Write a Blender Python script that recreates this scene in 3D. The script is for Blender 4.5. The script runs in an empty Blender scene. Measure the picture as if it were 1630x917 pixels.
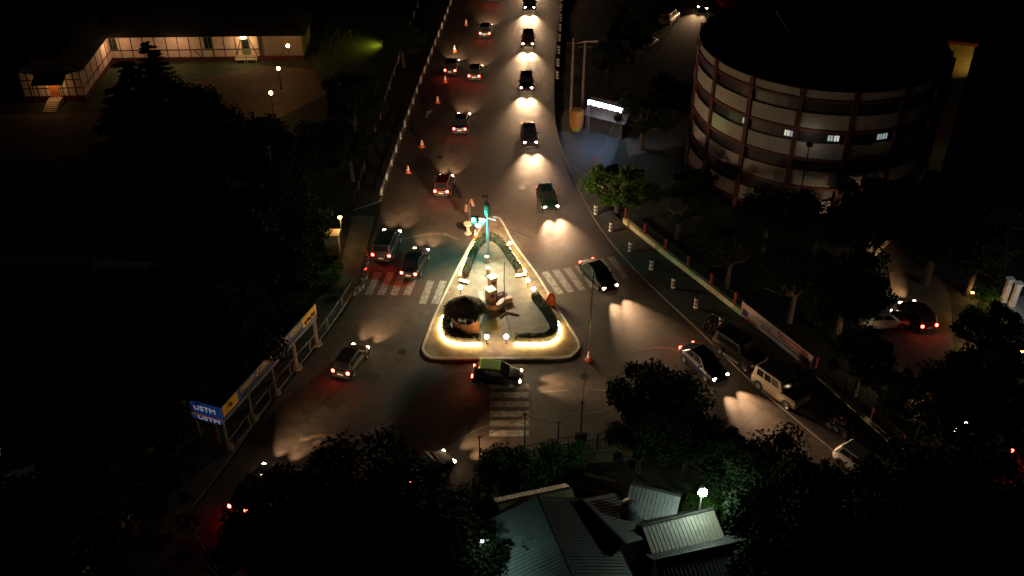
import bpy, bmesh, math, random
from mathutils import Vector, Matrix, noise
R = math.radians
PI = math.pi
random.seed(7)
sc = bpy.context.scene
col = sc.collection

# ------------------------------------------------------------------ camera
CAM_H, PITCH, FOC, PW, PH = 49.0, R(35.0), 1600.0, 1630.0, 917.0
cam_d = bpy.data.cameras.new('camera')
cam = bpy.data.objects.new('camera', cam_d); col.objects.link(cam)
cam.location = (0, 0, CAM_H)
cam.rotation_euler = (PI/2 - PITCH, 0, 0)
cam_d.sensor_width = 36.0
cam_d.lens = 36.0 * FOC / PW
cam_d.clip_start, cam_d.clip_end = 0.5, 3000.0
sc.camera = cam

# ------------------------------------------------------------------ world, moonlight, exposure
SUN_EL, SUN_AZ = R(34), R(215)
w = bpy.data.worlds.new('World'); sc.world = w; w.use_nodes = True
nt = w.node_tree
sky = nt.nodes.new('ShaderNodeTexSky'); sky.sky_type = 'NISHITA'; sky.sun_disc = False
sky.sun_elevation = SUN_EL; sky.sun_rotation = SUN_AZ
nt.nodes['Background'].inputs[1].default_value = 0.00022
nt.links.new(sky.outputs[0], nt.nodes['Background'].inputs[0])
sd = bpy.data.lights.new('moon', 'SUN'); sd.energy = 0.003; sd.angle = R(2.0); sd.color = (0.8, 0.88, 1.0)
so = bpy.data.objects.new('moon', sd); col.objects.link(so)
so.rotation_euler = (PI/2 - SUN_EL, 0, PI - SUN_AZ)
sc.view_settings.view_transform = 'Standard'
sc.view_settings.look = 'None'
sc.view_settings.exposure = 0.0
sc.view_settings.gamma = 1.0
sc.view_settings.use_curve_mapping = False
sc.render.engine = 'CYCLES'
sc.cycles.use_denoising = True
sc.cycles.use_light_tree = True
sc.cycles.max_bounces = 4
sc.cycles.sample_clamp_indirect = 3.0
sc.cycles.caustics_reflective = False
sc.cycles.caustics_refractive = False

# ------------------------------------------------------------------ photo plan -> ground plan
CP, SP = math.cos(PITCH), math.sin(PITCH)
def G(x, y, z=0.0):
    u = (x - PW/2)/FOC; v = (PH/2 - y)/FOC
    d = Vector((u, CP + v*SP, -SP + v*CP))
    t = (z - CAM_H)/d.z
    return Vector((d.x*t, d.y*t, z))
def proj(p):
    q = Vector(p) - Vector((0, 0, CAM_H))
    f = q.y*CP - q.z*SP; up = q.y*SP + q.z*CP
    return PW/2 + FOC*q.x/f, PH/2 - FOC*up/f
def HT(gx, gy, yt):
    """height of an upright thing that stands at (gx, gy) and ends at row yt"""
    g = G(gx, gy); a = -math.atan2(PH/2 - yt, FOC) + PITCH
    return CAM_H - g.y*math.tan(a)

# ------------------------------------------------------------------ materials
MATS = {}
def mat(name, c, rough=0.75, metal=0.0, var=0.25, scale=3.0, bump=0.0, bscale=None, emit=None, es=0.0, spec=None, c2=None, coat=0.0):
    if name in MATS: return MATS[name]
    m = bpy.data.materials.new(name); m.use_nodes = True
    t = m.node_tree; b = t.nodes['Principled BSDF']
    b.inputs['Roughness'].default_value = rough
    b.inputs['Metallic'].default_value = metal
    if coat: b.inputs['Coat Weight'].default_value = coat
    if spec is not None: b.inputs['Specular IOR Level'].default_value = spec
    tc = t.nodes.new('ShaderNodeTexCoord')
    n = t.nodes.new('ShaderNodeTexNoise'); n.inputs['Scale'].default_value = scale; n.inputs['Detail'].default_value = 6; n.inputs['Roughness'].default_value = 0.65
    t.links.new(tc.outputs['Object'], n.inputs['Vector'])
    r = t.nodes.new('ShaderNodeValToRGB')
    r.color_ramp.elements[0].position = 0.3; r.color_ramp.elements[1].position = 0.72
    ca = tuple(x*(1-var) for x in c); cb = c2 if c2 else tuple(min(1, x*(1+var)) for x in c)
    r.color_ramp.elements[0].color = (*ca, 1); r.color_ramp.elements[1].color = (*cb, 1)
    t.links.new(n.outputs['Fac'], r.inputs['Fac'])
    t.links.new(r.outputs['Color'], b.inputs['Base Color'])
    if bump:
        n2 = t.nodes.new('ShaderNodeTexNoise'); n2.inputs['Scale'].default_value = bscale or scale*6; n2.inputs['Detail'].default_value = 4
        t.links.new(tc.outputs['Object'], n2.inputs['Vector'])
        bp = t.nodes.new('ShaderNodeBump'); bp.inputs['Strength'].default_value = bump; bp.inputs['Distance'].default_value = 0.05
        t.links.new(n2.outputs['Fac'], bp.inputs['Height']); t.links.new(bp.outputs['Normal'], b.inputs['Normal'])
    if emit:
        b.inputs['Emission Color'].default_value = (*emit, 1); b.inputs['Emission Strength'].default_value = es
    MATS[name] = m
    return m

def asphalt_mat(name, base, patch):
    m = bpy.data.materials.new(name); m.use_nodes = True
    t = m.node_tree; b = t.nodes['Principled BSDF']; L = t.links.new
    tc = t.nodes.new('ShaderNodeTexCoord')
    def nz(s, d=6, r=0.6):
        n = t.nodes.new('ShaderNodeTexNoise'); n.inputs['Scale'].default_value = s; n.inputs['Detail'].default_value = d; n.inputs['Roughness'].default_value = r
        L(tc.outputs['Object'], n.inputs['Vector']); return n
    n1, n2, n3 = nz(0.16), nz(1.1, 8, 0.75), nz(9.0, 4, 0.8)
    v = t.nodes.new('ShaderNodeTexVoronoi'); v.feature = 'DISTANCE_TO_EDGE'; v.inputs['Scale'].default_value = 0.22
    # warp so cracks wander
    mx = t.nodes.new('ShaderNodeMix'); mx.data_type = 'VECTOR'; mx.inputs['Factor'].default_value = 0.12
    nv = nz(0.9, 4); L(tc.outputs['Object'], mx.inputs[4]); L(nv.outputs['Color'], mx.inputs[5]); L(mx.outputs[1], v.inputs['Vector'])
    def ramp(src, p0, p1, c0, c1):
        r = t.nodes.new('ShaderNodeValToRGB'); r.color_ramp.elements[0].position = p0; r.color_ramp.elements[1].position = p1
        r.color_ramp.elements[0].color = (*c0, 1); r.color_ramp.elements[1].color = (*c1, 1); L(src, r.inputs['Fac']); return r
    def mult(a, bb, f=1.0):
        q = t.nodes.new('ShaderNodeMix'); q.data_type = 'RGBA'; q.blend_type = 'MULTIPLY'; q.inputs[0].default_value = f
        L(a, q.inputs[6]); L(bb, q.inputs[7]); return q.outputs[2]
    a = ramp(n1.outputs['Fac'], 0.35, 0.65, base, patch).outputs['Color']
    a = mult(a, ramp(n2.outputs['Fac'], 0.3, 0.7, (0.45, 0.43, 0.41), (1.4, 1.36, 1.3)).outputs['Color'])
    a = mult(a, ramp(n3.outputs['Fac'], 0.3, 0.7, (0.6,)*3, (1.35,)*3).outputs['Color'])
    a = mult(a, ramp(v.outputs['Distance'], 0.0, 0.012, (0.45,)*3, (1.0,)*3).outputs['Color'], 0.7)
    L(a, b.inputs['Base Color'])
    rr = ramp(n2.outputs['Fac'], 0.3, 0.7, (0.55,)*3, (0.85,)*3); L(rr.outputs['Color'], b.inputs['Roughness'])
    bp = t.nodes.new('ShaderNodeBump'); bp.inputs['Strength'].default_value = 0.5; bp.inputs['Distance'].default_value = 0.02
    L(n3.outputs['Fac'], bp.inputs['Height']); L(bp.outputs['Normal'], b.inputs['Normal'])
    MATS[name] = m; return m

def paving_mat(name, c, c2, size=2.2, mortar=(0.05, 0.05, 0.045)):
    m = bpy.data.materials.new(name); m.use_nodes = True
    t = m.node_tree; b = t.nodes['Principled BSDF']; L = t.links.new
    b.inputs['Roughness'].default_value = 0.7
    tc = t.nodes.new('ShaderNodeTexCoord'); br = t.nodes.new('ShaderNodeTexBrick')
    br.inputs['Scale'].default_value = size; br.inputs['Mortar Size'].default_value = 0.012
    br.inputs['Color1'].default_value = (*c, 1); br.inputs['Color2'].default_value = (*c2, 1); br.inputs['Mortar'].default_value = (*mortar, 1)
    L(tc.outputs['Object'], br.inputs['Vector'])
    n = t.nodes.new('ShaderNodeTexNoise'); n.inputs['Scale'].default_value = 1.3; n.inputs['Detail'].default_value = 8
    L(tc.outputs['Object'], n.inputs['Vector'])
    r = t.nodes.new('ShaderNodeValToRGB'); r.color_ramp.elements[0].position = .3; r.color_ramp.elements[0].color = (.5, .48, .45, 1)
    r.color_ramp.elements[1].position = .7; r.color_ramp.elements[1].color = (1.15, 1.12, 1.08, 1); L(n.outputs['Fac'], r.inputs['Fac'])
    q = t.nodes.new('ShaderNodeMix'); q.data_type = 'RGBA'; q.blend_type = 'MULTIPLY'; q.inputs[0].default_value = 1
    L(br.outputs['Color'], q.inputs[6]); L(r.outputs['Color'], q.inputs[7]); L(q.outputs[2], b.inputs['Base Color'])
    MATS[name] = m; return m

def paint_mat(name, c, wear=0.5):
    """road paint worn through to the dark surface"""
    m = bpy.data.materials.new(name); m.use_nodes = True
    t = m.node_tree; b = t.nodes['Principled BSDF']; L = t.links.new
    b.inputs['Roughness'].default_value = 0.6
    tc = t.nodes.new('ShaderNodeTexCoord')
    n = t.nodes.new('ShaderNodeTexNoise'); n.inputs['Scale'].default_value = 2.6; n.inputs['Detail'].default_value = 10; n.inputs['Roughness'].default_value = .8
    L(tc.outputs['Object'], n.inputs['Vector'])
    r = t.nodes.new('ShaderNodeValToRGB'); r.color_ramp.elements[0].position = wear-.12; r.color_ramp.elements[1].position = wear+.1
    r.color_ramp.elements[0].color = (0.07, 0.065, 0.06, 1); r.color_ramp.elements[1].color = (*c, 1)
    L(n.outputs['Fac'], r.inputs['Fac']); L(r.outputs['Color'], b.inputs['Base Color'])
    MATS[name] = m; return m

def lamp_mat(name, c, s):
    return mat(name, (0.6, 0.6, 0.6), 0.3, emit=c, es=s, var=0.02)

M_ASPH = asphalt_mat('asphalt', (0.066, 0.052, 0.041), (0.104, 0.082, 0.064))
M_ASPH2 = asphalt_mat('side_asphalt', (0.04, 0.04, 0.042), (0.06, 0.058, 0.056))
M_SOIL = mat('soil', (0.030, 0.028, 0.016), 0.95, var=0.6, scale=0.35, bump=0.6, bscale=3, c2=(0.035, 0.045, 0.018))
M_LAWN = mat('lawn', (0.035, 0.065, 0.016), 0.9, var=0.5, scale=1.2, bump=0.8, bscale=14)
M_PAVE = paving_mat('pavement_slabs', (0.17, 0.155, 0.13), (0.12, 0.11, 0.095), 1.4)
M_WALK = mat('footpath', (0.085, 0.08, 0.07), 0.85, var=0.4, scale=1.0, bump=0.3)
M_TILE = paving_mat('island_tiles', (0.25, 0.20, 0.13), (0.19, 0.155, 0.105), 1.8)
M_TILE2 = paving_mat('island_inner_tiles', (0.165, 0.16, 0.125), (0.125, 0.125, 0.10), 2.6)
M_YPAVE = mat('yellow_pavement', (0.16, 0.115, 0.035), 0.85, var=0.45, scale=0.8, c2=(0.12, 0.13, 0.06))
M_KERB = mat('kerb_concrete', (0.12, 0.11, 0.095), 0.8, var=0.35, scale=2.0)
M_PAINT = paint_mat('road_paint', (0.36, 0.34, 0.29), 0.485)
M_PAINTF = paint_mat('faded_paint_and_light_streak', (0.27, 0.26, 0.23), 0.5)
M_WHITE = mat('white_paint', (0.72, 0.70, 0.66), 0.6, var=0.12, scale=4)
M_BLACK = mat('black_paint', (0.02, 0.02, 0.02), 0.6)
M_METAL = mat('grey_metal', (0.16, 0.16, 0.16), 0.5, 0.6, var=0.3, scale=5)
M_DMETAL = mat('dark_metal', (0.035, 0.035, 0.035), 0.55, 0.5)
M_CREAM = mat('cream_plaster', (0.42, 0.38, 0.28), 0.85, var=0.25, scale=0.7, bump=0.1)
M_YWALL = mat('yellow_wall_plaster', (0.62, 0.57, 0.33), 0.85, var=0.35, scale=1.2)
M_RED = mat('red_paint', (0.36, 0.035, 0.025), 0.55, var=0.25)
M_DRED = mat('maroon_paint', (0.07, 0.011, 0.010), 0.7, var=0.25)
M_ORANGE = mat('orange_plastic', (0.75, 0.12, 0.035), 0.5, var=0.12)
M_TEAL = mat('teal_paint', (0.10, 0.38, 0.34), 0.5, var=0.12)
M_PINK = mat('terracotta_render', (0.42, 0.24, 0.17), 0.8, var=0.2)
M_BAMBOO = mat('bamboo', (0.36, 0.17, 0.06), 0.6, var=0.35, scale=6)
M_THATCH = mat('thatch', (0.15, 0.085, 0.040), 0.95, var=0.6, scale=5, bump=0.8, c2=(0.11, 0.12, 0.045))
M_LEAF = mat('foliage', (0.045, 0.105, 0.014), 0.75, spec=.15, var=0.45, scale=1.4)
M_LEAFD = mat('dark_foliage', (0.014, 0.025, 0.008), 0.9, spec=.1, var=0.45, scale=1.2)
M_HEDGE = mat('hedge_foliage', (0.030, 0.050, 0.020), 0.75, var=0.5, scale=5)
M_BARK = mat('bark', (0.055, 0.042, 0.030), 0.9, var=0.4, scale=3, bump=0.5)
M_TIMBER = mat('dark_timber', (0.035, 0.022, 0.014), 0.7)
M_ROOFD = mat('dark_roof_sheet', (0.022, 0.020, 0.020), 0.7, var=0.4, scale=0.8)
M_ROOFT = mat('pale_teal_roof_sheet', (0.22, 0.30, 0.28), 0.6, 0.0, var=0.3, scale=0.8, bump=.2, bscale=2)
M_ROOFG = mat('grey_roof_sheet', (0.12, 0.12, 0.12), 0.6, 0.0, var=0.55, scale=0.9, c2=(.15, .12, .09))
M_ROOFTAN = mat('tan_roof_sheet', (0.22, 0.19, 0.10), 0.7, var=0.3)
M_GLASS = mat('dark_glass', (0.012, 0.014, 0.017), 0.06, var=0.1, spec=0.8)
M_TYRE = mat('tyre_rubber', (0.018, 0.018, 0.018), 0.85)
M_RIM = mat('alloy', (0.45, 0.44, 0.42), 0.3, 0.8)
M_CHROME = mat('chrome', (0.7, 0.7, 0.7), 0.12, 1.0, var=0.02)
M_BLUE = mat('sign_blue', (0.02, 0.085, 0.34), 0.5, var=0.12)
M_NAVY = mat('sign_navy', (0.012, 0.03, 0.10), 0.5, var=0.15)
M_YEL = mat('sign_yellow', (0.72, 0.42, 0.03), 0.5, var=0.12)
M_SIGNO = mat('sign_orange', (0.65, 0.18, 0.04), 0.5, var=0.1)
M_BANNER = mat('banner_cloth', (0.72, 0.50, 0.46), 0.7, var=0.12)
M_BRED = mat('banner_red', (0.55, 0.03, 0.03), 0.6, var=0.2)
M_PURP = mat('banner_purple', (0.08, 0.06, 0.20), 0.6)
M_LIME = mat('lime_roof_paint', (0.62, 0.98, 0.01), 0.6, var=0.05, coat=0.3)
M_FLOWER = mat('pale_flowers', (0.5, 0.38, 0.5), 0.7, var=0.5, scale=9)
M_WOOD = mat('orange_door_wood', (0.42, 0.13, 0.03), 0.6)
M_GREENF = mat('green_window_frame', (0.10, 0.14, 0.05), 0.5)
M_GRAVEL = mat('grey_paved_yard', (0.24, 0.24, 0.25), 0.8, var=0.3, scale=1.5)
M_DRIVE = mat('brown_drive', (0.10, 0.075, 0.05), 0.9, var=0.35, scale=0.8)

L_STRIP = lamp_mat('led_strip_glow', (1.0, 0.62, 0.22), 80.0)
L_STRIPD = lamp_mat('led_strip_dim_glow', (1.0, 0.62, 0.20), 38.0)
L_GLOBE = lamp_mat('globe_glow', (1.0, 0.62, 0.30), 110.0)
L_GARDEN = lamp_mat('garden_lamp_glow', (1.0, 0.50, 0.16), 45.0)
L_GREEN = lamp_mat('signal_green_glow', (0.03, 1.0, 0.85), 120.0)
L_FLOOD = lamp_mat('flood_glow', (0.85, 1.0, 0.88), 160.0)
L_TUBE = lamp_mat('white_led_glow', (0.55, 0.74, 1.0), 30.0)
L_TAIL = lamp_mat('tail_glow', (1.0, 0.035, 0.02), 55.0)
L_HEAD = lamp_mat('headlamp_glow', (1.0, 0.80, 0.52), 30.0)
L_WIN = lamp_mat('lit_window_glow', (0.95, 0.95, 0.75), 0.55)
L_WINC = lamp_mat('cool_window_glow', (0.75, 0.88, 0.95), 0.3)

# ------------------------------------------------------------------ mesh builder
class MB:
    def __init__(s): s.v = []; s.f = []
    def add(s, vs, fs):
        o = len(s.v); s.v += [tuple(p) for p in vs]; s.f += [tuple(i+o for i in f) for f in fs]; return s
    def box(s, c, d, rz=0.0, M=None, taper=1.0):
        x, y, z = d[0]/2, d[1]/2, d[2]/2
        pts = []
        for k, (sx, sy) in enumerate([(-1,-1),(1,-1),(1,1),(-1,1)]*2):
            t = taper if k > 3 else 1
            pts.append(Vector((sx*x*t, sy*y*t, -z if k < 4 else z)))
        m = Matrix.Translation(c) @ (M if M else Matrix.Rotation(rz, 4, 'Z'))
        return s.add([m @ p for p in pts], [(3,2,1,0),(4,5,6,7),(0,1,5,4),(1,2,6,5),(2,3,7,6),(3,0,4,7)])
    def tube(s, pts, rad, n=8, cap=True):
        pts = [Vector(p) for p in pts]
        if not hasattr(rad, '__len__'): rad = [rad]*len(pts)
        vs = []; fs = []
        for i, p in enumerate(pts):
            d = (pts[min(i+1, len(pts)-1)] - pts[max(i-1, 0)]).normalized()
            a = d.cross(Vector((0, 0, 1)))
            if a.length < 1e-3: a = Vector((1, 0, 0))
            a.normalize(); b = d.cross(a).normalized()
            for k in range(n):
                t = 2*PI*k/n; vs.append(p + (a*math.cos(t) + b*math.sin(t))*rad[i])
        for i in range(len(pts)-1):
            for k in range(n):
                fs.append((i*n+k, i*n+(k+1) % n, (i+1)*n+(k+1) % n, (i+1)*n+k))
        if cap: fs += [tuple(range(n-1, -1, -1)), tuple((len(pts)-1)*n+k for k in range(n))]
        return s.add(vs, fs)
    def lathe(s, prof, n=16, c=(0, 0, 0), a0=0.0, a1=2*PI, sq=1.0):
        full = abs(a1-a0-2*PI) < 1e-6; m = n if full else n+1
        vs = []; fs = []
        for r, z in prof:
            for k in range(m):
                t = a0+(a1-a0)*k/n; vs.append((c[0]+r*math.cos(t), c[1]+r*math.sin(t)*sq, c[2]+z))
        for i in range(len(prof)-1):
            for k in range(n):
                k2 = (k+1) % m
                fs.append((i*m+k, i*m+k2, (i+1)*m+k2, (i+1)*m+k))
        return s.add(vs, fs)
    def prism(s, poly, z0, z1):
        n = len(poly); pv = [(p[0], p[1]) for p in poly]
        area = sum(pv[i][0]*pv[(i+1) % n][1]-pv[(i+1) % n][0]*pv[i][1] for i in range(n))
        if area < 0: pv.reverse()
        vs = [(x, y, z0) for x, y in pv] + [(x, y, z1) for x, y in pv]
        fs = [tuple(range(n, 2*n))] + [(i, (i+1) % n, (i+1) % n+n, i+n) for i in range(n)]
        if z0 < z1-1e-6: fs.append(tuple(range(n-1, -1, -1)))
        return s.add(vs, fs)
    def sheet(s, poly, z):
        n = len(poly); pv = [(p[0], p[1]) for p in poly]
        area = sum(pv[i][0]*pv[(i+1) % n][1]-pv[(i+1) % n][0]*pv[i][1] for i in range(n))
        if area < 0: pv.reverse()
        return s.add([(x, y, z) for x, y in pv], [tuple(range(n))])
    def quad(s, a, b, c, d): return s.add([a, b, c, d], [(0, 1, 2, 3)])
    def ball(s, c, r, n=10, m=7, sq=(1, 1, 1)):
        prof = [(max(1e-4, r*math.sin(PI*i/m)), -r*math.cos(PI*i/m)) for i in range(m+1)]
        vs = []; fs = []
        for a, z in prof:
            for k in range(n):
                t = 2*PI*k/n; vs.append((c[0]+a*math.cos(t)*sq[0], c[1]+a*math.sin(t)*sq[1], c[2]+z*sq[2]))
        for i in range(m):
            for k in range(n): fs.append((i*n+k, i*n+(k+1) % n, (i+1)*n+(k+1) % n, (i+1)*n+k))
        return s.add(vs, fs)
    def build(s, name, m, parent=None, bevel=0.0, smooth=False, seg=2, tri=False):
        me = bpy.data.meshes.new(name); me.from_pydata(s.v, [], s.f)
        bm = bmesh.new(); bm.from_mesh(me)
        if tri or any(len(f.verts) > 4 for f in bm.faces):
            bmesh.ops.triangulate(bm, faces=[f for f in bm.faces if len(f.verts) > 4])
        if bevel:
            bmesh.ops.remove_doubles(bm, verts=bm.verts, dist=1e-4)
            es = [e for e in bm.edges if len(e.link_faces) == 2 and e.calc_face_angle(0) > 0.6]
            bmesh.ops.bevel(bm, geom=es, offset=bevel, segments=seg, affect='EDGES', profile=0.5, clamp_overlap=True)
        bm.to_mesh(me); bm.free()
        me.materials.append(m)
        if smooth:
            me.polygons.foreach_set('use_smooth', [True]*len(me.polygons))
        o = bpy.data.objects.new(name, me); col.objects.link(o)
        if parent: o.parent = parent
        return o

def setp(o, label=None, cat=None, group=None, kind=None):
    if label: o['label'] = label
    if cat: o['category'] = cat
    if group: o['group'] = group
    if kind: o['kind'] = kind
    return o
def thing(name, label, cat, loc=(0, 0, 0), rz=0.0, group=None):
    o = bpy.data.objects.new(name, None); col.objects.link(o); o.empty_display_size = 0.3
    o.location = loc; o.rotation_euler = (0, 0, rz)
    return setp(o, label, cat, group)
def struct(name, mb, m, label=None, **k):
    return setp(mb.build(name, m, **k), label, None, None, 'structure')
def kids(o): return [c for c in ALLKIDS.get(o.name, [])]
def dup(root, loc=None, rz=None, label=None, group=None, scale=None, parent=None):
    c = root.copy(); col.objects.link(c)
    if parent: c.parent = parent
    if loc is not None: c.location = loc
    if rz is not None: c.rotation_euler = (0, 0, rz)
    if scale is not None: c.scale = (scale,)*3 if not hasattr(scale, '__len__') else scale
    if label: c['label'] = label
    if group: c['group'] = group
    for ch in list(root.children): dup(ch, parent=c)
    return c
USED = set()
def place(proto, loc, rz, label, group=None, scale=None):
    if proto.name not in USED:
        USED.add(proto.name)
        proto.location = loc; proto.rotation_euler = (0, 0, rz)
        if scale is not None: proto.scale = (scale,)*3 if not hasattr(scale, '__len__') else scale
        proto['label'] = label
        if group: proto['group'] = group
        return proto
    return dup(proto, loc, rz, label, group, scale)
def light(name, kind, loc, energy, color, parent=None, size=0.1, spot=60, blend=1.0, aim=None, rot=None):
    d = bpy.data.lights.new(name, kind); d.energy = energy; d.color = color
    if kind == 'AREA': d.size = size
    elif kind != 'SUN': d.shadow_soft_size = size
    if kind == 'SPOT': d.spot_size = R(spot); d.spot_blend = blend
    o = bpy.data.objects.new(name, d); col.objects.link(o); o.location = loc
    if aim is not None:
        o.rotation_euler = (Vector(aim)-Vector(loc)).to_track_quat('-Z', 'Y').to_euler()
    if rot is not None: o.rotation_euler = rot
    if parent: o.parent = parent
    return o
def text_on(name, s, size, org, xd, up, m, parent, ext=0.01, align='LEFT', sx=1.0):
    cu = bpy.data.curves.new(name, 'FONT'); cu.body = s; cu.size = size; cu.extrude = ext; cu.align_x = align; cu.align_y = 'CENTER'
    cu.resolution_u = 2
    t = bpy.data.objects.new(name+'_tmp', cu); col.objects.link(t)
    dg = bpy.context.evaluated_depsgraph_get(); me = bpy.data.meshes.new_from_object(t.evaluated_get(dg))
    bpy.data.objects.remove(t); me.materials.clear(); me.materials.append(m); me.name = name
    xd = Vector(xd).normalized(); up = Vector(up).normalized(); nn = xd.cross(up)
    mm = Matrix(((xd.x*sx, up.x, nn.x, org[0]), (xd.y*sx, up.y, nn.y, org[1]), (xd.z*sx, up.z, nn.z, org[2]), (0, 0, 0, 1)))
    me.transform(mm)
    o = bpy.data.objects.new(name, me); col.objects.link(o)
    if parent: o.parent = parent
    return o
def catmull(pts, step=1.0):
    P = [Vector((p[0], p[1], 0)) for p in pts]; out = []
    for i in range(len(P)-1):
        p0, p1, p2, p3 = P[max(i-1, 0)], P[i], P[i+1], P[min(i+2, len(P)-1)]
        n = max(2, int((p2-p1).length/step))
        for k in range(n):
            t = k/n
            out.append(0.5*((2*p1)+(-p0+p2)*t+(2*p0-5*p1+4*p2-p3)*t*t+(-p0+3*p1-3*p2+p3)*t**3))
    out.append(P[-1]); return out
def offset(line, d):
    out = []
    for i, p in enumerate(line):
        t = (line[min(i+1, len(line)-1)]-line[max(i-1, 0)]).normalized()
        out.append(p + Vector((-t.y, t.x, 0))*d)
    return out
def gl(px): return [G(*p) for p in px]
def ribbon(mb, line, wd, z0, z1, off=0.0):
    a = offset(line, off+wd/2); b = offset(line, off-wd/2)
    for i in range(len(line)-1):
        A, B, C, D = a[i], a[i+1], b[i+1], b[i]
        mb.add([(A.x, A.y, z0), (B.x, B.y, z0), (C.x, C.y, z0), (D.x, D.y, z0), (A.x, A.y, z1), (B.x, B.y, z1), (C.x, C.y, z1), (D.x, D.y, z1)],
               [(4, 7, 6, 5), (0, 4, 5, 1), (2, 6, 7, 3)] + ([(0, 3, 7, 4)] if i == 0 else []) + ([(1, 5, 6, 2)] if i == len(line)-2 else []))
    return mb
def along(line, start, gap):
    """points and headings every gap metres"""
    out = []; acc = 0; nxt = start
    for a, b in zip(line, line[1:]):
        d = (b-a).length
        while nxt <= acc+d and d > 0:
            t = (nxt-acc)/d; out.append((a.lerp(b, t), math.atan2(b.y-a.y, b.x-a.x))); nxt += gap
        acc += d
    return out

# ================================================================== SETTING
struct('ground', MB().sheet([(-1500, -200), (1500, -200), (1500, 2600), (-1500, 2600)], -0.35), M_SOIL)
# the land is a broad terrace, slightly bumpy
def terrain():
    mb = MB(); n = 70; x0, x1, y0, y1 = -150.0, 150.0, 10.0, 330.0
    vs = []; fs = []
    for j in range(n+1):
        for i in range(n+1):
            x = x0+(x1-x0)*i/n; y = y0+(y1-y0)*j/n
            vs.append((x, y, -0.02-0.1*abs(noise.noise(Vector((x*.08, y*.08, 0))))))
    for j in range(n):
        for i in range(n):
            a = j*(n+1)+i; fs.append((a, a+1, a+n+2, a+n+1))
    return mb.add(vs, fs)
struct('terrain', terrain(), M_SOIL)

LEFT_EDGE = catmull(gl([(765,-230),(745,-80),(722,0),(665,150),(607,320)])) + catmull(gl([(604,340),(572,455),(520,535),(440,635),(368,735),(280,850),(180,980)]))
RIGHT_EDGE = catmull(gl([(925,-230),(905,-80),(892,0),(882,100),(881,180),(893,240),(923,308),(958,368),(1010,430),(1070,488),(1112,527),(1200,612),(1300,697),(1420,795),(1640,980)]))
LOW_EDGE = catmull(gl([(560,990),(650,860),(690,812),(730,778),(778,748),(830,724),(900,707),(975,698),(1060,695),(1130,705),(1180,728),(1270,805),(1420,960)]))
road_poly = LEFT_EDGE + LOW_EDGE + list(reversed(RIGHT_EDGE))
struct('road', MB().sheet(road_poly, 0.01), M_ASPH)

# pavements
WALL_R = gl([(935,240),(945,285),(957,320),(993,356),(1045,398),(1110,448),(1178,503),(1290,592),(1360,655),(1440,728),(1560,850)])
WALL_Rc = catmull(WALL_R)
RE_low = [p for p in RIGHT_EDGE if p.y < G(893, 240).y+0.1]
pv = MB(); poly = [G(895,242)]+RE_low[1:]+list(reversed(WALL_Rc)); pv.prism(poly, -0.05, 0.12)
struct('right_pavement', pv, M_WALK)
kr = MB(); ribbon(kr, RIGHT_EDGE, 0.18, -0.05, 0.135, off=0.08); struct('right_kerb', kr, M_KERB)
kl = MB(); ribbon(kl, LEFT_EDGE[:len(catmull(gl([(765,-230),(745,-80),(722,0),(665,150),(607,320)])))], 0.2, -0.05, 0.135, off=-0.1); struct('left_kerb', kl, M_KERB)
LWALK_IN = catmull(gl([(765,-230),(745,-80),(720,0),(662,150),(603,322)])); LWALK_OUT = catmull(gl([(725,-230),(705,-80),(683,0),(620,150),(562,335)]))
struct('left_footpath', MB().prism(LWALK_IN+list(reversed(LWALK_OUT)), -0.05, 0.10), M_ASPH2)
LW2_IN = catmull(gl([(596,345),(566,455),(514,535),(434,635),(362,735),(274,850)])); LW2_OUT = catmull(gl([(562,345),(535,440),(492,490),(425,560),(330,660),(215,800),(160,870)]))
struct('lower_left_pavement', MB().prism(LW2_IN+list(reversed(LW2_OUT)), -0.05, 0.11), M_WALK)
YP_OUT = catmull(gl([(690,830),(742,790),(790,758),(838,735),(905,718),(975,709),(1060,707),(1120,716)])); 
YP_IN = catmull(gl([(690,812),(730,780),(778,750),(830,726),(900,709),(975,700),(1060,697),(1130,707)]))
YP_BACK = catmull(gl([(760,860),(790,800),(840,760),(905,740),(975,735),(1060,733),(1120,736)]))
struct('curved_pavement', MB().prism(YP_IN+list(reversed(YP_BACK)), -0.05, 0.12), M_YPAVE)
kb = MB(); ribbon(kb, LOW_EDGE[6:-4], 0.16, -0.05, 0.135, off=0.0); struct('lower_kerb', kb, M_KERB)
# side areas
struct('sign_forecourt', MB().sheet(gl([(885,205),(900,175),(1000,180),(985,230),(960,300),(945,320),(925,306),(896,240)]), 0.006), M_ASPH2)
struct('round_building_drive', MB().sheet(gl([(985,180),(1040,90),(1085,20),(1110,-60),(1190,-60),(1130,20),(1105,100),(1120,180),(1090,230),(1000,250)]), 0.002), M_DRIVE)
struct('right_side_road', MB().sheet(catmull(gl([(1400,380),(1420,470),(1400,560),(1440,620),(1520,700),(1600,800),(1700,900)]))+list(reversed(catmull(gl([(1470,380),(1510,470),(1520,560),(1560,640),(1640,740),(1720,830),(1800,900)])))), 0.004), M_DRIVE)
struct('garden_yard', MB().sheet(gl([(1600,480),(1700,450),(1760,560),(1660,560),(1625,530)]), 0.004), M_GRAVEL)
struct('garden_drive', MB().sheet(gl([(330,112),(420,104),(500,110),(520,150),(440,190),(330,210),(180,235),(60,260),(-120,250),(-120,178),(80,182),(140,178),(165,160),(250,150)]), 0.002), M_DRIVE)
struct('garden_lawn', MB().sheet(gl([(165,108),(250,102),(410,100),(415,104),(335,122),(250,150),(150,185),(140,168)]), 0.006), M_LAWN)
struct('far_lawn', MB().sheet(gl([(520,30),(560,20),(660,25),(640,120),(600,150),(520,150),(500,100)]), 0.004), M_LAWN)
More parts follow.
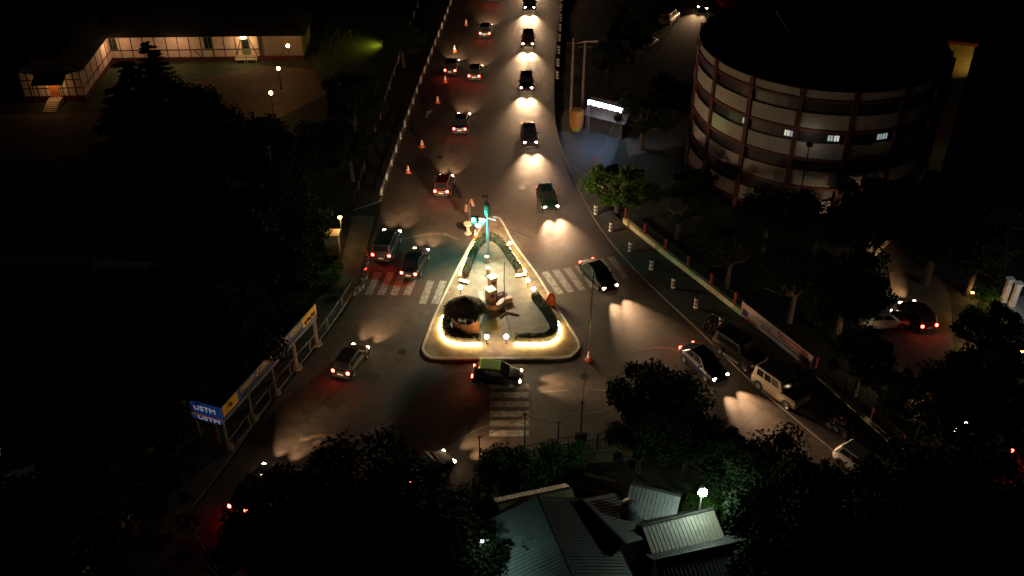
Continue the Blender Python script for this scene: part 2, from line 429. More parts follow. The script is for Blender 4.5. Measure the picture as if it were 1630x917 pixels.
struct('lower_garden_lawn', MB().sheet(gl([(1080,770),(1180,760),(1230,820),(1240,900),(1150,900),(1160,830),(1100,800)]), 0.004), M_LAWN)

# road paint
cw = MB()
def stripe(x0, y0, x1, y1, wd):
    a, b = G(x0, y0), G(x1, y1); t = (b-a).normalized(); n = Vector((-t.y, t.x, 0))*wd/2
    cw.sheet([a+n, b+n, b-n, a-n], 0.017)
for x in (594, 614, 634, 655): stripe(x+8, 434, x-8, 470, 0.62)
for x in (684, 704): stripe(x+2, 447, x-12, 484, 0.62)
for k, (x, y) in enumerate([(872,433),(889,430),(907,427),(925,423),(943,420),(960,413),(977,409)]): stripe(x-5, y, x+20, y+35, 0.60)
for y in (615, 629, 643.5, 659, 674, 690): stripe(779+(690-y)*.02, y, 842, y, 0.62)
struct('crosswalk_markings', cw, M_PAINT)
lm = MB()
def pline(px, wd, dash=None, mb=None):
    mb = mb or lm; ln = catmull(gl(px), 0.5)
    if not dash:
        a = offset(ln, wd/2); b = offset(ln, -wd/2)
        for i in range(len(ln)-1): mb.add([(*a[i].xy, .0165), (*b[i].xy, .0165), (*b[i+1].xy, .0165), (*a[i+1].xy, .0165)], [(0, 1, 2, 3)])
    else:
        for p, h in along(ln, 0, dash*2.2):
            t = Vector((math.cos(h), math.sin(h), 0)); n = Vector((-t.y, t.x, 0))*wd/2
            mb.sheet([p+n, p+t*dash+n, p+t*dash-n, p-n], .0165)
pline([(858,625),(905,621)], .12); pline([(944,620),(988,624)], .12); pline([(738,646),(757,641)], .12)
pline([(360,722),(450,610),(525,520),(575,450)], .1)
pline([(680,742),(760,684),(850,665),(960,655)], .09)  # faint curved light streak drawn as a painted line
struct('lane_markings_light_streak', lm, M_PAINTF)
dm = MB()
for cx, cy in [(830,300), (640,560), (930,600), (700,250), (870,520)]:
    dm.lathe([(.01, .019), (.33, .019), (.36, .012)], 18, c=tuple(G(cx, cy)))
ck = MB()
for _ in range(26):
    x_, y_ = random.uniform(560, 1050), random.uniform(200, 700); c = G(x_, y_); h_ = random.uniform(0, 3.14); pts = [c]
    for q in range(random.randint(6, 16)):
        h_ += random.gauss(0, .35); pts.append(pts[-1]+Vector((math.cos(h_), math.sin(h_), 0))*.45)
    wd = random.choice([.03, .05, .09]); a = offset(pts, wd/2); b = offset(pts, -wd/2)
    zc = .0150+.0002*(_ % 5)
    if any((p.xy-G(790,480).xy).length < 14 for p in pts): continue
    for i in range(len(pts)-1): ck.add([(*a[i].xy, zc), (*b[i].xy, zc), (*b[i+1].xy, zc), (*a[i+1].xy, zc)], [(0, 1, 2, 3)])
struct('sealed_cracks', ck, mat('tar_seal', (.016, .015, .014), .5))
struct('manhole_covers', dm, mat('cast_iron', (.03, .028, .026), .5, .5))
pm_ = MB()
for cx, cy, a_, b_, h_ in [(720,610,3.4,1.8,.5), (1010,620,4.5,1.6,-.5), (560,620,5,1.5,.9), (830,240,1.6,5,0), (735,220,1.5,7,-.2), (905,505,3,1.4,-.8), (620,700,4,2,.4), (850,120,1.8,9,0)]:
    c = G(cx, cy); n_ = 22
    pm_.sheet([c+Vector((math.cos(h_)*a_/2*math.copysign(abs(math.cos(t_))**.35, math.cos(t_))-math.sin(h_)*b_/2*math.copysign(abs(math.sin(t_))**.35, math.sin(t_)), math.sin(h_)*a_/2*math.copysign(abs(math.cos(t_))**.35, math.cos(t_))+math.cos(h_)*b_/2*math.copysign(abs(math.sin(t_))**.35, math.sin(t_)), 0))*(1+random.uniform(-.0004, .0004)) for t_ in [2*PI*q/n_ for q in range(n_)]], .0135)
struct('asphalt_patches', pm_, mat('newer_asphalt', (.038, .034, .030), .8, var=.4, scale=4, bump=.4))
# rough tar scars across the junction
tar = MB()
for px in ([(478,700),(520,694),(560,700),(600,682),(630,668)], [(1000,560),(1030,556),(1060,553),(1085,560)], [(500,705),(545,712)], [(640,380),(700,372),(730,382)]):
    ln = catmull(gl(px), 0.4); a = []; b = []
    for p, q in zip(offset(ln, .18), offset(ln, -.18)):
        j = random.uniform(-.12, .12); a.append(p+Vector((j, j, 0))); b.append(q+Vector((-j, j*.6, 0)))
    for i in range(len(ln)-1): tar.add([(*a[i].xy, .0145), (*b[i].xy, .0145), (*b[i+1].xy, .0145), (*a[i+1].xy, .0145)], [(0, 1, 2, 3)])
struct('road_repair_patches', tar, mat('repair_gravel', (0.17, 0.12, 0.075), 0.9, var=0.5, scale=5))

# ================================================================== ISLAND
ISL = gl([(768,360),(778,349),(792,348),(800,356),(820,392),(854,438),(883,486),(905,520),(920,545),(921,557),(912,566),(900,570),(850,572),(770,573),(700,572),(683,569),(674,560),(675,549),(690,510),(718,450),(745,398)])
def smooth_closed(P, step=.35):
    P = [Vector((p.x, p.y, 0)) for p in P]; n = len(P); out = []
    for i in range(n):
        p0, p1, p2, p3 = P[i-1], P[i], P[(i+1) % n], P[(i+2) % n]
        m = max(2, int((p2-p1).length/step))
        for k in range(m):
            t = k/m; out.append(0.5*((2*p1)+(-p0+p2)*t+(2*p0-5*p1+4*p2-p3)*t*t+(-p0+3*p1-3*p2+p3)*t**3))
    return out
isl = smooth_closed(ISL)
struct('traffic_island', MB().prism(isl, -0.05, 0.15), M_TILE)
ki = MB(); ribbon(ki, isl+[isl[0]], 0.17, -0.05, 0.175, off=-0.02); struct('island_kerb', ki, mat('white_kerb_paint', (0.5, 0.48, 0.42), .6, var=.35, scale=3))
ko = MB(); ribbon(ko, isl+[isl[0]], 0.35, -0.05, 0.03, off=-.42); struct('island_gutter', ko, M_WALK)
inner = gl([(778,392),(800,398),(826,440),(848,478),(880,522),(876,538),(862,545),(722,545),(710,530),(716,500),(736,446),(760,398)])
struct('island_paving', MB().prism(smooth_closed(inner), 0.1, 0.156), M_TILE2)

def hedge(px, label, wd=0.62, ht=0.62, leds=None, group='hedges round the traffic island'):
    ln = catmull(gl(px), .25); base = ln[0]
    root = thing('clipped_hedge', label, 'hedge', (base.x, base.y, 0.15), 0, group)
    rel = [p-base for p in ln]
    core = MB(); ribbon(core, rel, wd*.8, 0, ht*.86); core.build('planter', mat('planter_soil', (.05, .04, .03), .9), root)
    lf = MB(); a = offset(rel, wd/2); b = offset(rel, -wd/2)
    total = sum((q-p).length for p, q in zip(rel, rel[1:]))
    n = int(total*420)
    for _ in range(n):
        k = random.random()*(len(rel)-1); i = int(k); t = k-i
        A = a[i].lerp(a[i+1], t); B = b[i].lerp(b[i+1], t)
        f = random.random(); side = random.random()
        if side < .45: p = A.lerp(B, f); z = ht+random.gauss(0, .03)
        elif side < .72: p = A+Vector((random.gauss(0, .02), random.gauss(0, .02), 0)); z = random.uniform(.14, ht)
        else: p = B+Vector((random.gauss(0, .02), random.gauss(0, .02), 0)); z = random.uniform(.14, ht)
        p = Vector((p.x, p.y, z)); u = Vector([random.gauss(0, 1) for _ in '123']).normalized()*.055; v = Vector([random.gauss(0, 1) for _ in '123']).normalized()*.045
        lf.quad(p-u, p-v, p+u, p+v)
    lf.build('foliage', M_HEDGE, root)
    for (s0, s1, off, m, wst) in (leds or []):
        sub = rel[int(s0*(len(rel)-1)):int(s1*(len(rel)-1))+1]
        if len(sub) > 1:
            e = MB(); o2 = offset(sub, off); e.tube([p+Vector((0, 0, .10)) for p in o2], wst, 6); e.build('led_strip', m, root)
    return root
# line direction matters for which side carries the strip
hedge([(741,442),(752,412),(764,392),(780,383),(798,394),(812,414),(828,438)], 'arched dark hedge round the pointed end of the island behind the booths', leds=[(0.0, .44, .50, L_STRIPD, .07), (.60, 1.0, .50, L_STRIPD, .07)])
hedge([(716,503),(710,525),(717,541),(735,546),(766,546)], 'curved dark hedge in front of the thatched hut, yellow strip at its foot', leds=[(0.12, 1.0, -.46, L_STRIP, .10)])
hedge([(819,546),(862,546),(878,540),(882,526),(868,500),(851,478)], 'bent dark hedge with a green top at the right corner of the island', leds=[(0.0, .58, -.46, L_STRIP, .10)])
def lumps(name, label, px, m, ln=.8):
    p = G(*px, .15)
# strip ends: bright troughs
def trough(px, rz, label):
    p = G(*px, .15); t = thing('light_trough', label, 'light trough', p, rz, 'glowing troughs at the hedge ends')
    MB().box((0, 0, .08), (.95, .26, .16)).build('housing', M_METAL, t, bevel=.02)
    MB().box((0, 0, .19), (.85, .2, .06)).build('lit_panel', L_STRIP, t, bevel=.02)
trough((739,450), R(-25), 'bright trough lamp left of the teal booths')
trough((829,440), R(15), 'bright trough lamp right of the teal booths')
gp = thing('globe_lamp', 'x', 'lamp', (0, 0, 0))
MB().lathe([(.09, 0), (.09, .03), (.035, .05), (.035, .5), (.07, .52), (.07, .56)], 10).build('post', M_DMETAL, gp)
MB().ball((0, 0, .70), .17, 12, 8).build('globe', L_GLOBE, gp, smooth=True)
for px, lb in [((733,468), 'glowing globe lamp on a short post left of the thatched roof'), ((840,457), 'upper globe lamp of the pair on the right edge of the island'),
               ((849,471), 'lower globe lamp of the pair beside the orange bag'), ((775,547), 'globe lamp left of the gap between the front hedges'), ((806,547), 'globe lamp right of the gap between the front hedges')]:
    place(gp, G(*px, .15), 0, lb, 'globe lamps on the traffic island')

# thatched hut
hp = G(742,522,.15)
hut = thing('thatched_hut', 'round bamboo hut with a shaggy brown thatched roof on the island', 'hut', hp)
w_ = MB()
for k in range(64):
    a = 2*PI*k/64; w_.tube([(1.02*math.cos(a), 1.02*math.sin(a), 0), (1.02*math.cos(a), 1.02*math.sin(a), 1.0)], .058, 6)
w_.build('bamboo_wall', M_BAMBOO, hut, smooth=True)
MB().lathe([(.95, 0), (.95, .96)], 32).build('wall_lining', M_BAMBOO, hut)
rg = MB(); rg.tube([(1.04*math.cos(2*PI*k/32), 1.04*math.sin(2*PI*k/32), 1.02) for k in range(33)], .06, 6); rg.build('counter_rail', M_BAMBOO, hut)
for k in range(5):
    a = R(20+72*k); MB().tube([(0.97*math.cos(a), 0.97*math.sin(a), .9), (.97*math.cos(a), .97*math.sin(a), 2.3)], .05, 8).build('post', M_BAMBOO, hut)
MB().lathe([(1.38, 2.1), (1.0, 2.5), (.5, 2.85), (.02, 3.0)], 40).build('roof_deck', M_THATCH, hut)
th = MB()
for _ in range(2600):
    a = random.uniform(0, 2*PI); r0 = 1.42*math.sqrt(random.random()); z = 3.05-.66*r0+random.uniform(-.03, .05)
    L = random.uniform(.22, .6); sp = random.gauss(0, .22)
    d = Vector((math.cos(a+sp), math.sin(a+sp), -random.uniform(.45, 1.0 if r0 < 1.4 else 1.6))).normalized()*L
    p = Vector((r0*math.cos(a), r0*math.sin(a), z)); n = Vector((-math.sin(a), math.cos(a), random.gauss(0, .3))).normalized()*.032
    th.quad(p-n, p+n, p+d+n*.4, p+d-n*.4)
th.build('thatch', M_THATCH, hut)
setp(MB().box((hp.x-.25, hp.y-.45, .15+.56), (.5, .4, 1.11)).box((hp.x-.25, hp.y-.45, .15+1.14), (.6, .5, .06)).build('white_table', M_WHITE, bevel=.02), 'white table standing inside the thatched hut', 'table')
setp(MB().box((hp.x+.3, hp.y-.5, .15+.55), (.35, .35, 1.1)).box((hp.x+.3, hp.y-.5, 1.32), (.3, .22, .14)).ball((hp.x+.3, hp.y-.5, 1.44), .09, 8, 5).build('small_cabinet', M_DMETAL, bevel=.02), 'dark cabinet under the thatched roof beside the white table', 'cabinet')

# two teal-capped booths
def booth(px, s, label, rz):
    t = thing('booth', label, 'booth', G(*px, .15), rz, 'booths in the middle of the island')
    MB().box((0, 0, .8*s), (.72*s, .72*s, 1.6*s)).build('body', M_PINK, t, bevel=.03)
    MB().box((0, 0, 1.66*s), (.92*s, .92*s, .1*s)).build('roof', M_TEAL, t, bevel=.02)
    MB().box((0, -.365*s, 1.1*s), (.4*s, .03, .4*s)).build('hatch', M_DMETAL, t, bevel=.01)
booth((784,462), .82, 'taller pink booth with a teal cap, behind its twin', R(35))
booth((781,484), .9, 'front pink booth with a teal cap inside the curved seat', R(35))
bl = catmull(gl([(765,474),(768,486),(780,494),(792,494),(802,486),(815,482)]), .2)
b0 = bl[0]; st = thing('curved_bench', 'low terracotta bench wall that bends round the front booth', 'bench', (b0.x, b0.y, .155))
ribbon(MB(), [p-b0 for p in bl], .3, 0, .45).build('seat_wall', M_PINK, st, bevel=.02)
ribbon(MB(), [p-b0 for p in bl], .38, .45, .51).build('seat_top', mat('bench_top', (.5, .3, .24), .6), st)
pf = G(800,477,.155); fb = thing('flower_bed', 'round bed of pale purple flowers beside the front booth', 'flower bed', pf)
MB().lathe([(.42, 0), (.46, .3), (.4, .3), (.36, .22), (.01, .22)], 20).build('bowl', M_PINK, fb)
fm = MB()
for _ in range(420):
    a = random.uniform(0, 2*PI); r = .4*math.sqrt(random.random()); p = Vector((r*math.cos(a), r*math.sin(a), .28+random.uniform(0, .32)))
    u = Vector([random.gauss(0, 1) for _ in '123']).normalized()*.06; v = Vector([random.gauss(0, 1) for _ in '123']).normalized()*.06; fm.quad(p-u, p-v, p+u, p+v)
fm.build('flowers', M_FLOWER, fb)
p = G(803,490,.155); pl = thing('flag_pole', 'thin bare pole rising beside the booths', 'pole', p)
MB().tube([(0, 0, 0), (0, 0, 4.6)], [.045, .03], 8).build('shaft', M_METAL, pl); MB().lathe([(.22, 0), (.22, .08), (.06, .12), (.05, .12)], 12).build('base', M_KERB, pl)
# small white bins
for px, lb in [((775,418), 'white bin nearest the tall signal pole'), ((777,437), 'white bin just behind the teal booths')]:
    t = thing('waste_bin', lb, 'bin', G(*px, .156), 0, 'white bins behind the booths')
    MB().lathe([(.16, 0), (.2, .55), (.2, .6), (.01, .6)], 14).build('drum', mat('bin_white', (.6, .5, .42), .5), t); MB().lathe([(.22, .6), (.2, .68), (.01, .74)], 14).build('lid', M_WHITE, t)
# yellow mat
MB_m = MB().sheet(smooth_closed(gl([(790,508),(795,520),(794,531),(775,530),(765,524),(776,515)])), .164)
setp(MB_m.build('floor_marking', mat('yellow_green_floor', (.30, .27, .07), .8)), 'worn yellow patch painted on the tiles beside the hut', None, None, 'structure')
# Y shaped cast shadow modelled as dark bars on the tiles near the hut
yb = G(803,505,.156); yt = thing('forked_shadow', 'dark forked bars laid as a cast shadow on the tiles right of the hut', 'shadow shape', yb)
def rel(px, z=0.06): q = G(*px, .156)-yb; return Vector((q.x, q.y, z))
MB().tube([rel((803,478)), rel((806,498))], .07, 6).tube([rel((806,498)), rel((826,502))], .09, 6).tube([rel((806,498)), rel((796,505))], .07, 6).build('frame', mat('shadow_bar', (.09, .05, .03), .8), yt)

# mast with signal, cylinder and floods
mp = G(777,416,.156); mast = thing('signal_mast', 'tall blue-grey mast with a green signal and white floodlights at the island tip', 'traffic signal', mp)
mh = HT(777,416,345)-.156
M_MAST = mat('blue_grey_paint', (.12, .19, .24), .5)
MB().lathe([(.28, 0), (.28, .1), (.15, .14), (.13, 2), (.11, mh+.3), (.01, mh+.3)], 14).build('pole', M_MAST, mast)
MB().tube([(0, 0, mh-.2), (-1.3, .12, mh-.25)], .05, 8).build('arm', M_MAST, mast)
for hx, hz_ in ((-1.2, -.2), (-.42, -.3)):
    s2 = MB().box((hx, .02, mh+hz_), (.34, .24, .7)).build('signal_head', M_BLACK, mast, bevel=.03)
    MB().ball((hx, -.12, mh+hz_+.1), .17, 12, 8, (1, .6, 1)).build('lens', L_GREEN, s2, smooth=True)
sg = MB().box((-.82, .02, mh-.35), (.42, .26, 1.0)).build('signal_head', M_BLACK, mast, bevel=.03)
for k, (dz, m) in enumerate([(.28, M_DRED), (0, mat('amber_lens', (.3, .15, .02), .3)), (-.28, L_GREEN)]):
    o = MB().ball((-.82, -.14, mh-.35+dz), .21, 12, 8, (1, .6, 1)).build('lens', m, sg, smooth=True)
    if k == 2: o['label'] = 'lit blue-green lens'
    MB().tube([(-.82, -.12, mh-.24+dz), (-.82, -.36, mh-.24+dz)], [.15, .13], 10, cap=False).build('visor', M_BLACK, sg) if k < 2 else None
light('signal_light', 'POINT', (-.82, -.45, mh-.63), 800, (.05, 1, .85), mast, size=.1)
MB().lathe([(.02, mh+.35), (.22, mh+.38), (.26, mh+.5), (.26, mh+1.25), (.2, mh+1.42), (.02, mh+1.45)], 16).build('teal_canister', M_TEAL, mast, smooth=False)
MB().lathe([(.29, mh+.98), (.29, mh+1.03)], 16).build('canister_band', M_DMETAL, mast)
MB().tube([(0, 0, mh+1.4), (-.12, .25, mh+1.9)], .035, 6).box((-.2, .35, mh+1.95), (.6, .06, .28)).build('sign_bracket', M_DRED, mast)
for dx, dy, rz in [(.18, .05, 25), (.55, -.18, -20)]:
    f = MB().box((dx, dy-.12, mh+.12), (.44, .3, .14), M=Matrix.Rotation(R(rz), 4, 'Z') @ Matrix.Rotation(R(-22), 4, 'X')).build('floodlight', M_WHITE, mast, bevel=.03)
    MB().box((dx, dy-.14, mh+.035), (.36, .22, .02), M=Matrix.Rotation(R(rz), 4, 'Z') @ Matrix.Rotation(R(-22), 4, 'X')).build('flood_lens', lamp_mat('flood_lens_glow', (1, .84, .6), 6), f)
MB().tube([(0, 0, mh), (.35, -.05, mh), (.6, -.2, mh+.02)], .03, 6).build('flood_bracket', M_METAL, mast)
light('flood_light_junction', 'SPOT', (.45, -.3, mh-.05), 7500, (1, .66, .38), mast, size=.25, spot=150, blend=1, aim=(1.5, -6, 0))
light('flood_light_road', 'SPOT', (.35, .15, mh-.05), 9500, (1, .62, .36), mast, size=.25, spot=150, blend=1, aim=(4, 14, 0))
light('flood_light_left', 'SPOT', (-.25, -.1, mh-.05), 2600, (1, .56, .28), mast, size=.25, spot=140, blend=1, aim=(-7, -3, 0))

# cables from mast
def cable(a, b, sag, label):
    a, b = Vector(a), Vector(b); pts = [a.lerp(b, k/14)-Vector((0, 0, sag*4*(k/14)*(1-k/14))) for k in range(15)]
    o = MB().tube([p-a for p in pts], .018, 5).build('overhead_cable', M_DMETAL); o.location = a
    return setp(o, label, 'cable', 'cables over the junction')

# white stub post with flat top
p = G(745,372,.0); t = thing('bollard_post', 'pale flat-topped post by the island tip', 'bollard', p)
MB().lathe([(.34, 0), (.34, .1), (.15, .12), (.15, .95), (.01, .95)], 14).build('post', mat('pale_stone', (.55, .45, .33), .7), t)
MB().lathe([(.01, .95), (.38, .95), (.38, 1.12), (.01, 1.12)], 16).build('cap', mat('pale_stone', (.5, .4, .3)), t)
# signal with two brown heads behind the tip
p = G(748,356,0); t = thing('signal_post', 'brown unlit twin-headed signal post behind the pale flat-topped post', 'traffic signal', p)
MB().tube([(0, 0, 0), (0, 0, 2.4)], .05, 8).build('post', M_METAL, t)
for dx, z, r in [(-.3, 1.7, 6), (.25, 2.3, -14)]:
    h = MB().box((dx, 0, z), (.26, .24, .8), M=Matrix.Rotation(R(r), 4, 'Y')).build('signal_head', mat('brown_box', (.16, .08, .045), .6), t, bevel=.03)
    MB().box((dx*.5, 0, z), (abs(dx), .05, .05)).build('bracket', M_METAL, t)

# cones
cp = thing('traffic_cone', 'x', 'traffic cone')
MB().box((0, 0, .03), (.46, .46, .06)).build('base', M_ORANGE, cp, bevel=.015)
MB().lathe([(.19, .06), (.14, .28), (.095, .48), (.04, .75), (.01, .76)], 14).build('cone', M_ORANGE, cp, smooth=True)
MB().lathe([(.148, .27), (.10, .47)], 14).build('reflective_band', M_WHITE, cp); MB().lathe([(.083, .56), (.060, .68)], 14).build('reflective_band', M_WHITE, cp)
cones = [((742,40), 'farthest orange cone beside the left lane, near the top of the photo'), ((724,82), 'second farthest orange cone beside the left lane'), ((709,131), 'pale worn cone, third farthest beside the left lane'),
 ((697,164), 'fourth farthest orange cone beside the left lane'), ((672,234), 'fifth farthest orange cone, left of the busy lane'), ((650,275), 'nearest orange cone along the left barrier'), ((757,378), 'orange cone at the pointed tip of the island'), ((937,573), 'orange cone off the right corner of the island')]
for i, (px, lb) in enumerate(cones):
    place(cp, G(*px, .0) if i != 6 else G(*px, .15), random.uniform(0, 1), lb, 'orange traffic cones', scale=1.15)
# orange covered object
p = G(876,484,.02); ob = MB(); 
ob.lathe([(.42, 0), (.46, .25), (.38, .7), (.3, .95), (.12, 1.12), (.01, 1.15)], 14)
ob.v = [(x+.06*noise.noise(Vector((x*4, y*4, z*3))), y+.06*noise.noise(Vector((x*4+9, y*4, z*3))), z) for x, y, z in ob.v]
o = ob.build('orange_cover', mat('orange_sheet', (.85, .2, .06), .55), smooth=True); o.location = p
setp(o, 'crumpled orange plastic cover over a post at the right kerb of the island', 'cover')
# two little white panels by the hedge top right
for px, lb, r in [((801,389), 'small white tilted panel by the arched hedge, upper', .3), ((812,393), 'small white tilted panel by the arched hedge, lower', -.3)]:
    t = thing('spot_panel', lb, 'spotlight', G(*px, .15), r, 'white spot panels right of the arched hedge')
    MB().tube([(0, 0, 0), (0, 0, .35)], .03, 6).build('stake', M_METAL, t); MB().box((0, 0, .42), (.4, .28, .06), M=Matrix.Rotation(R(25), 4, 'X')).build('panel', M_WHITE, t, bevel=.015)

# ================================================================== BOLLARDS AND WALLS, RIGHT
bo = thing('striped_bollard', 'x', 'bollard')
MB().lathe([(.15, 0), (.15, 1.06), (.1, 1.12), (.01, 1.13)], 14).build('post', M_BLACK, bo, smooth=False)
for z0 in (.08, .44, .80): MB().lathe([(.16, z0), (.19, z0+.03), (.19, z0+.2), (.16, z0+.23)], 14).build('white_band', M_WHITE, bo)
ords = ['first', 'second', 'third', 'fourth', 'fifth', 'sixth', 'seventh']
for i, px in enumerate([(948,342),(972,369),(1003,401),(1036,430),(1071,459),(1107,491),(1146,522)]):
    place(bo, G(*px, .12), 0, f'{ords[i]} black and white bollard counting down from the lit green shrub along the right pavement', 'striped bollards on the right pavement')
far_b = [(886,8),(888,20),(887,34),(890,46),(887,64),(886,84),(885,104),(884,124)]
fl = ['eighth nearest', 'seventh nearest', 'sixth nearest', 'fifth nearest', 'fourth nearest', 'third nearest', 'second nearest', 'nearest']
for i, px in enumerate([(905-18+k*0, y) for k, y in enumerate([2, 18, 34, 50, 66, 86, 106, 126])]):
    place(bo, G(px[0]+(126-px[1])*.06, px[1], .0), 0, f'{fl[i]} of the far bollards along the right kerb above the lit sign', 'far striped bollards on the right kerb')

def wall_run(px, ht, label, wd=.25, posts=True, name='low_wall', zb=.12, mw=M_YWALL, rail=True):
    ln = catmull(gl(px), .6); b0 = ln[0]; rl = [p-b0 for p in ln]
    t = thing(name, label, 'wall', (b0.x, b0.y, 0), 0)
    ribbon(MB(), rl, wd, 0, ht).build('plinth', mw, t)
    ribbon(MB(), rl, wd+.08, ht, ht+.06).build('coping', mw, t)
    if rail:
        r = MB()
        for z in (.35, .6, .85, 1.05): r.tube([q+Vector((0, 0, ht+z)) for q in rl], .022, 5)
        r.build('railing', M_DMETAL, t)
    if posts:
        for q, h in along(rl, .2, 3.1):
            pm = MB().box((q.x, q.y, ht/2+.56), (.17, .17, ht+1.12), rz=h); pm.box((q.x, q.y, ht+1.14), (.22, .22, .06), rz=h); pm.build('post', mat('dull_red_paint', (.20, .03, .022), .6), t)
    return t
wall_run([(993,356),(1045,398),(1110,448),(1182,505)], .62, 'cream low wall with red posts and rails behind the striped bollards')
wall_run([(1292,594),(1360,655),(1440,728)], .62, 'cream low wall with red posts beyond the pale banner')
wall_run([(947,272),(950,288),(958,304)], .6, 'short curved red and cream wall end under the lit green shrub', rail=False)
wall_run([(1380,420),(1430,370),(1500,310)], .8, 'dim yellowish stone wall beside the right side road', mw=mat('old_stone', (.2, .17, .08), .9), rail=False, posts=False)
wall_run([(0,417),(90,420),(180,424),(260,430)], .5, 'dim low garden wall at the left edge of the photo', mw=M_CREAM, rail=False, posts=False)
wall_run([(130,917),(170,868),(215,820),(245,780)], .7, 'brown retaining wall in the dark lower left corner', mw=M_CREAM, rail=False, posts=False)

# banner
a, b = G(1178,506,.12), G(1288,594,.12)
d = (b-a); Ln = d.length; d.normalize(); nrm = Vector((d.y, -d.x, 0))
if nrm.y > 0: nrm = -nrm
bn = thing('banner', 'long pale pink banner with red script beside the parked dark jeep', 'banner', a)
def bq(s, z, o=0): return d*s+nrm*o+Vector((0, 0, z))
z0, z1 = .35, 1.65
MB().add([bq(0, z0, .03), bq(Ln, z0, .03), bq(Ln, z1, .03), bq(0, z1, .03), bq(0, z0, -.03), bq(Ln, z0, -.03), bq(Ln, z1, -.03), bq(0, z1, -.03)], [(0,1,2,3),(7,6,5,4),(3,2,6,7),(0,4,5,1),(1,5,6,2),(0,3,7,4)]).build('cloth', M_BANNER, bn)
for k in range(6): q = d*(Ln*k/5)-nrm*.09; MB().tube([q, q+Vector((0, 0, 1.75))], .04, 6).build('post', M_METAL, bn)
sc1 = MB()
def script(mb, s0, s1, zc, amp, wv, r, ph=0):
    n = int((s1-s0)*14); pts = []
    for k in range(n+1):
        s = s0+(s1-s0)*k/n; pts.append(bq(s+.06*math.sin(wv*s*1.7+ph), zc+amp*math.sin(wv*s+ph)*(.6+.4*math.sin(s*2.3+ph)), .045))
    mb.tube(pts, r, 4)
script(sc1, Ln*.2, Ln*.46, 1.22, .22, 11, .028); script(sc1, Ln*.22, Ln*.44, 1.02, .1, 14, .02, 1)
sc1.build('red_script', M_BRED, bn)
rb = MB()
for zc, h in ((1.42, .2), (1.12, .17)):
    s = Ln*.53
    while s < Ln*.95:
        L = random.uniform(.18, .42); q = [bq(s, zc-h/2, .044), bq(s+L, zc-h/2, .044), bq(s+L, zc+h/2, .044), bq(s, zc+h/2, .044)]; rb.quad(*q); s += L+.05
rb.build('red_lettering', M_BRED, bn)
gb = MB(); s = Ln*.3
while s < Ln*.94:
    L = random.uniform(.08, .25); gb.quad(bq(s, .72, .044), bq(s+L, .72, .044), bq(s+L, .84, .044), bq(s, .84, .044)); s += L+.05
gb.build('small_lettering', M_DMETAL, bn)
MB().quad(bq(Ln*.02, .55, .044), bq(Ln*.1, .5, .044), bq(Ln*.11, 1.1, .044), bq(Ln*.03, 1.2, .044)).build('dark_emblem', M_PURP, bn)
MB().quad(bq(Ln*.1, .4, .046), bq(Ln*.26, .4, .046), bq(Ln*.24, .62, .046), bq(Ln*.1, .62, .046)).build('red_corner', M_BRED, bn)
MB().lathe([(.16, 0), (.2, .01)], 12).build('gold_emblem', M_YEL, bn).matrix_local = Matrix.Translation(bq(Ln*.075, 1.35, .06)) @ Matrix.Rotation(PI/2, 4, d)

# ================================================================== LEFT BARRIER AND FENCES
def rail_fence(px, label, ht=.9, gap=2.0, block=True, m=M_METAL, zb=.1, name='roadside_barrier', mesh=False, cat='fence'):
    ln = catmull(gl(px), .8); b0 = ln[0]; rl = [p-b0 for p in ln]
    t = thing(name, label, cat, (b0.x, b0.y, zb))
    r = MB()
    for z in ((ht*.5, ht*.95) if not mesh else (.08, ht)): r.tube([q+Vector((0, 0, z)) for q in rl], .05 if block else .025, 6)
    if mesh:
        for q, h in along(rl, 0, .28): r.tube([q+Vector((0, 0, .05)), q+Vector((0, 0, ht))], .010, 4)
    r.build('rails', m, t)
    ps = along(rl, 0, gap)
    for q, h in ps[:95]:
        pm = MB().box((q.x, q.y, ht/2), (.12, .12, ht), rz=h)
        if block: pm.box((q.x, q.y, ht*.72), (.5, .16, .5), rz=h)
        pm.build('post', M_WHITE if block else m, t)
    return t
M_BARR = mat('barrier_white', (.42, .42, .40), .6)
rail_fence([(745,-80),(721,0),(664,150),(606,318)], 'whitish barrier with block posts along the left edge of the upper road', .8, 3.0, True, M_BARR)
rail_fence([(683,-30),(665,15),(620,148),(563,332)], 'thin dim rail fence parallel to the whitish barrier', 1.0, 4.0, False, M_METAL)
rail_fence([(566,460),(516,535),(436,632),(368,722)], 'dim mesh fence behind the legs of the long blue shelter', 1.1, 3.0, False, M_METAL, mesh=True, name='mesh_fence')
rail_fence([(597,395),(574,440)], 'short mesh fence beside the parked motorbikes', 1.2, 2.5, False, M_METAL, mesh=True, name='mesh_fence')
rail_fence([(215,845),(240,815),(270,790)], 'small picket fence panel in the dark lower left', 1.2, 3, False, M_METAL, mesh=True, name='picket_fence')
rail_fence([(755,788),(790,762),(838,738),(905,722),(975,716)], 'curved wire mesh fence behind the yellowish pavement', 1.5, 3.2, False, M_DMETAL, mesh=True, name='mesh_fence')

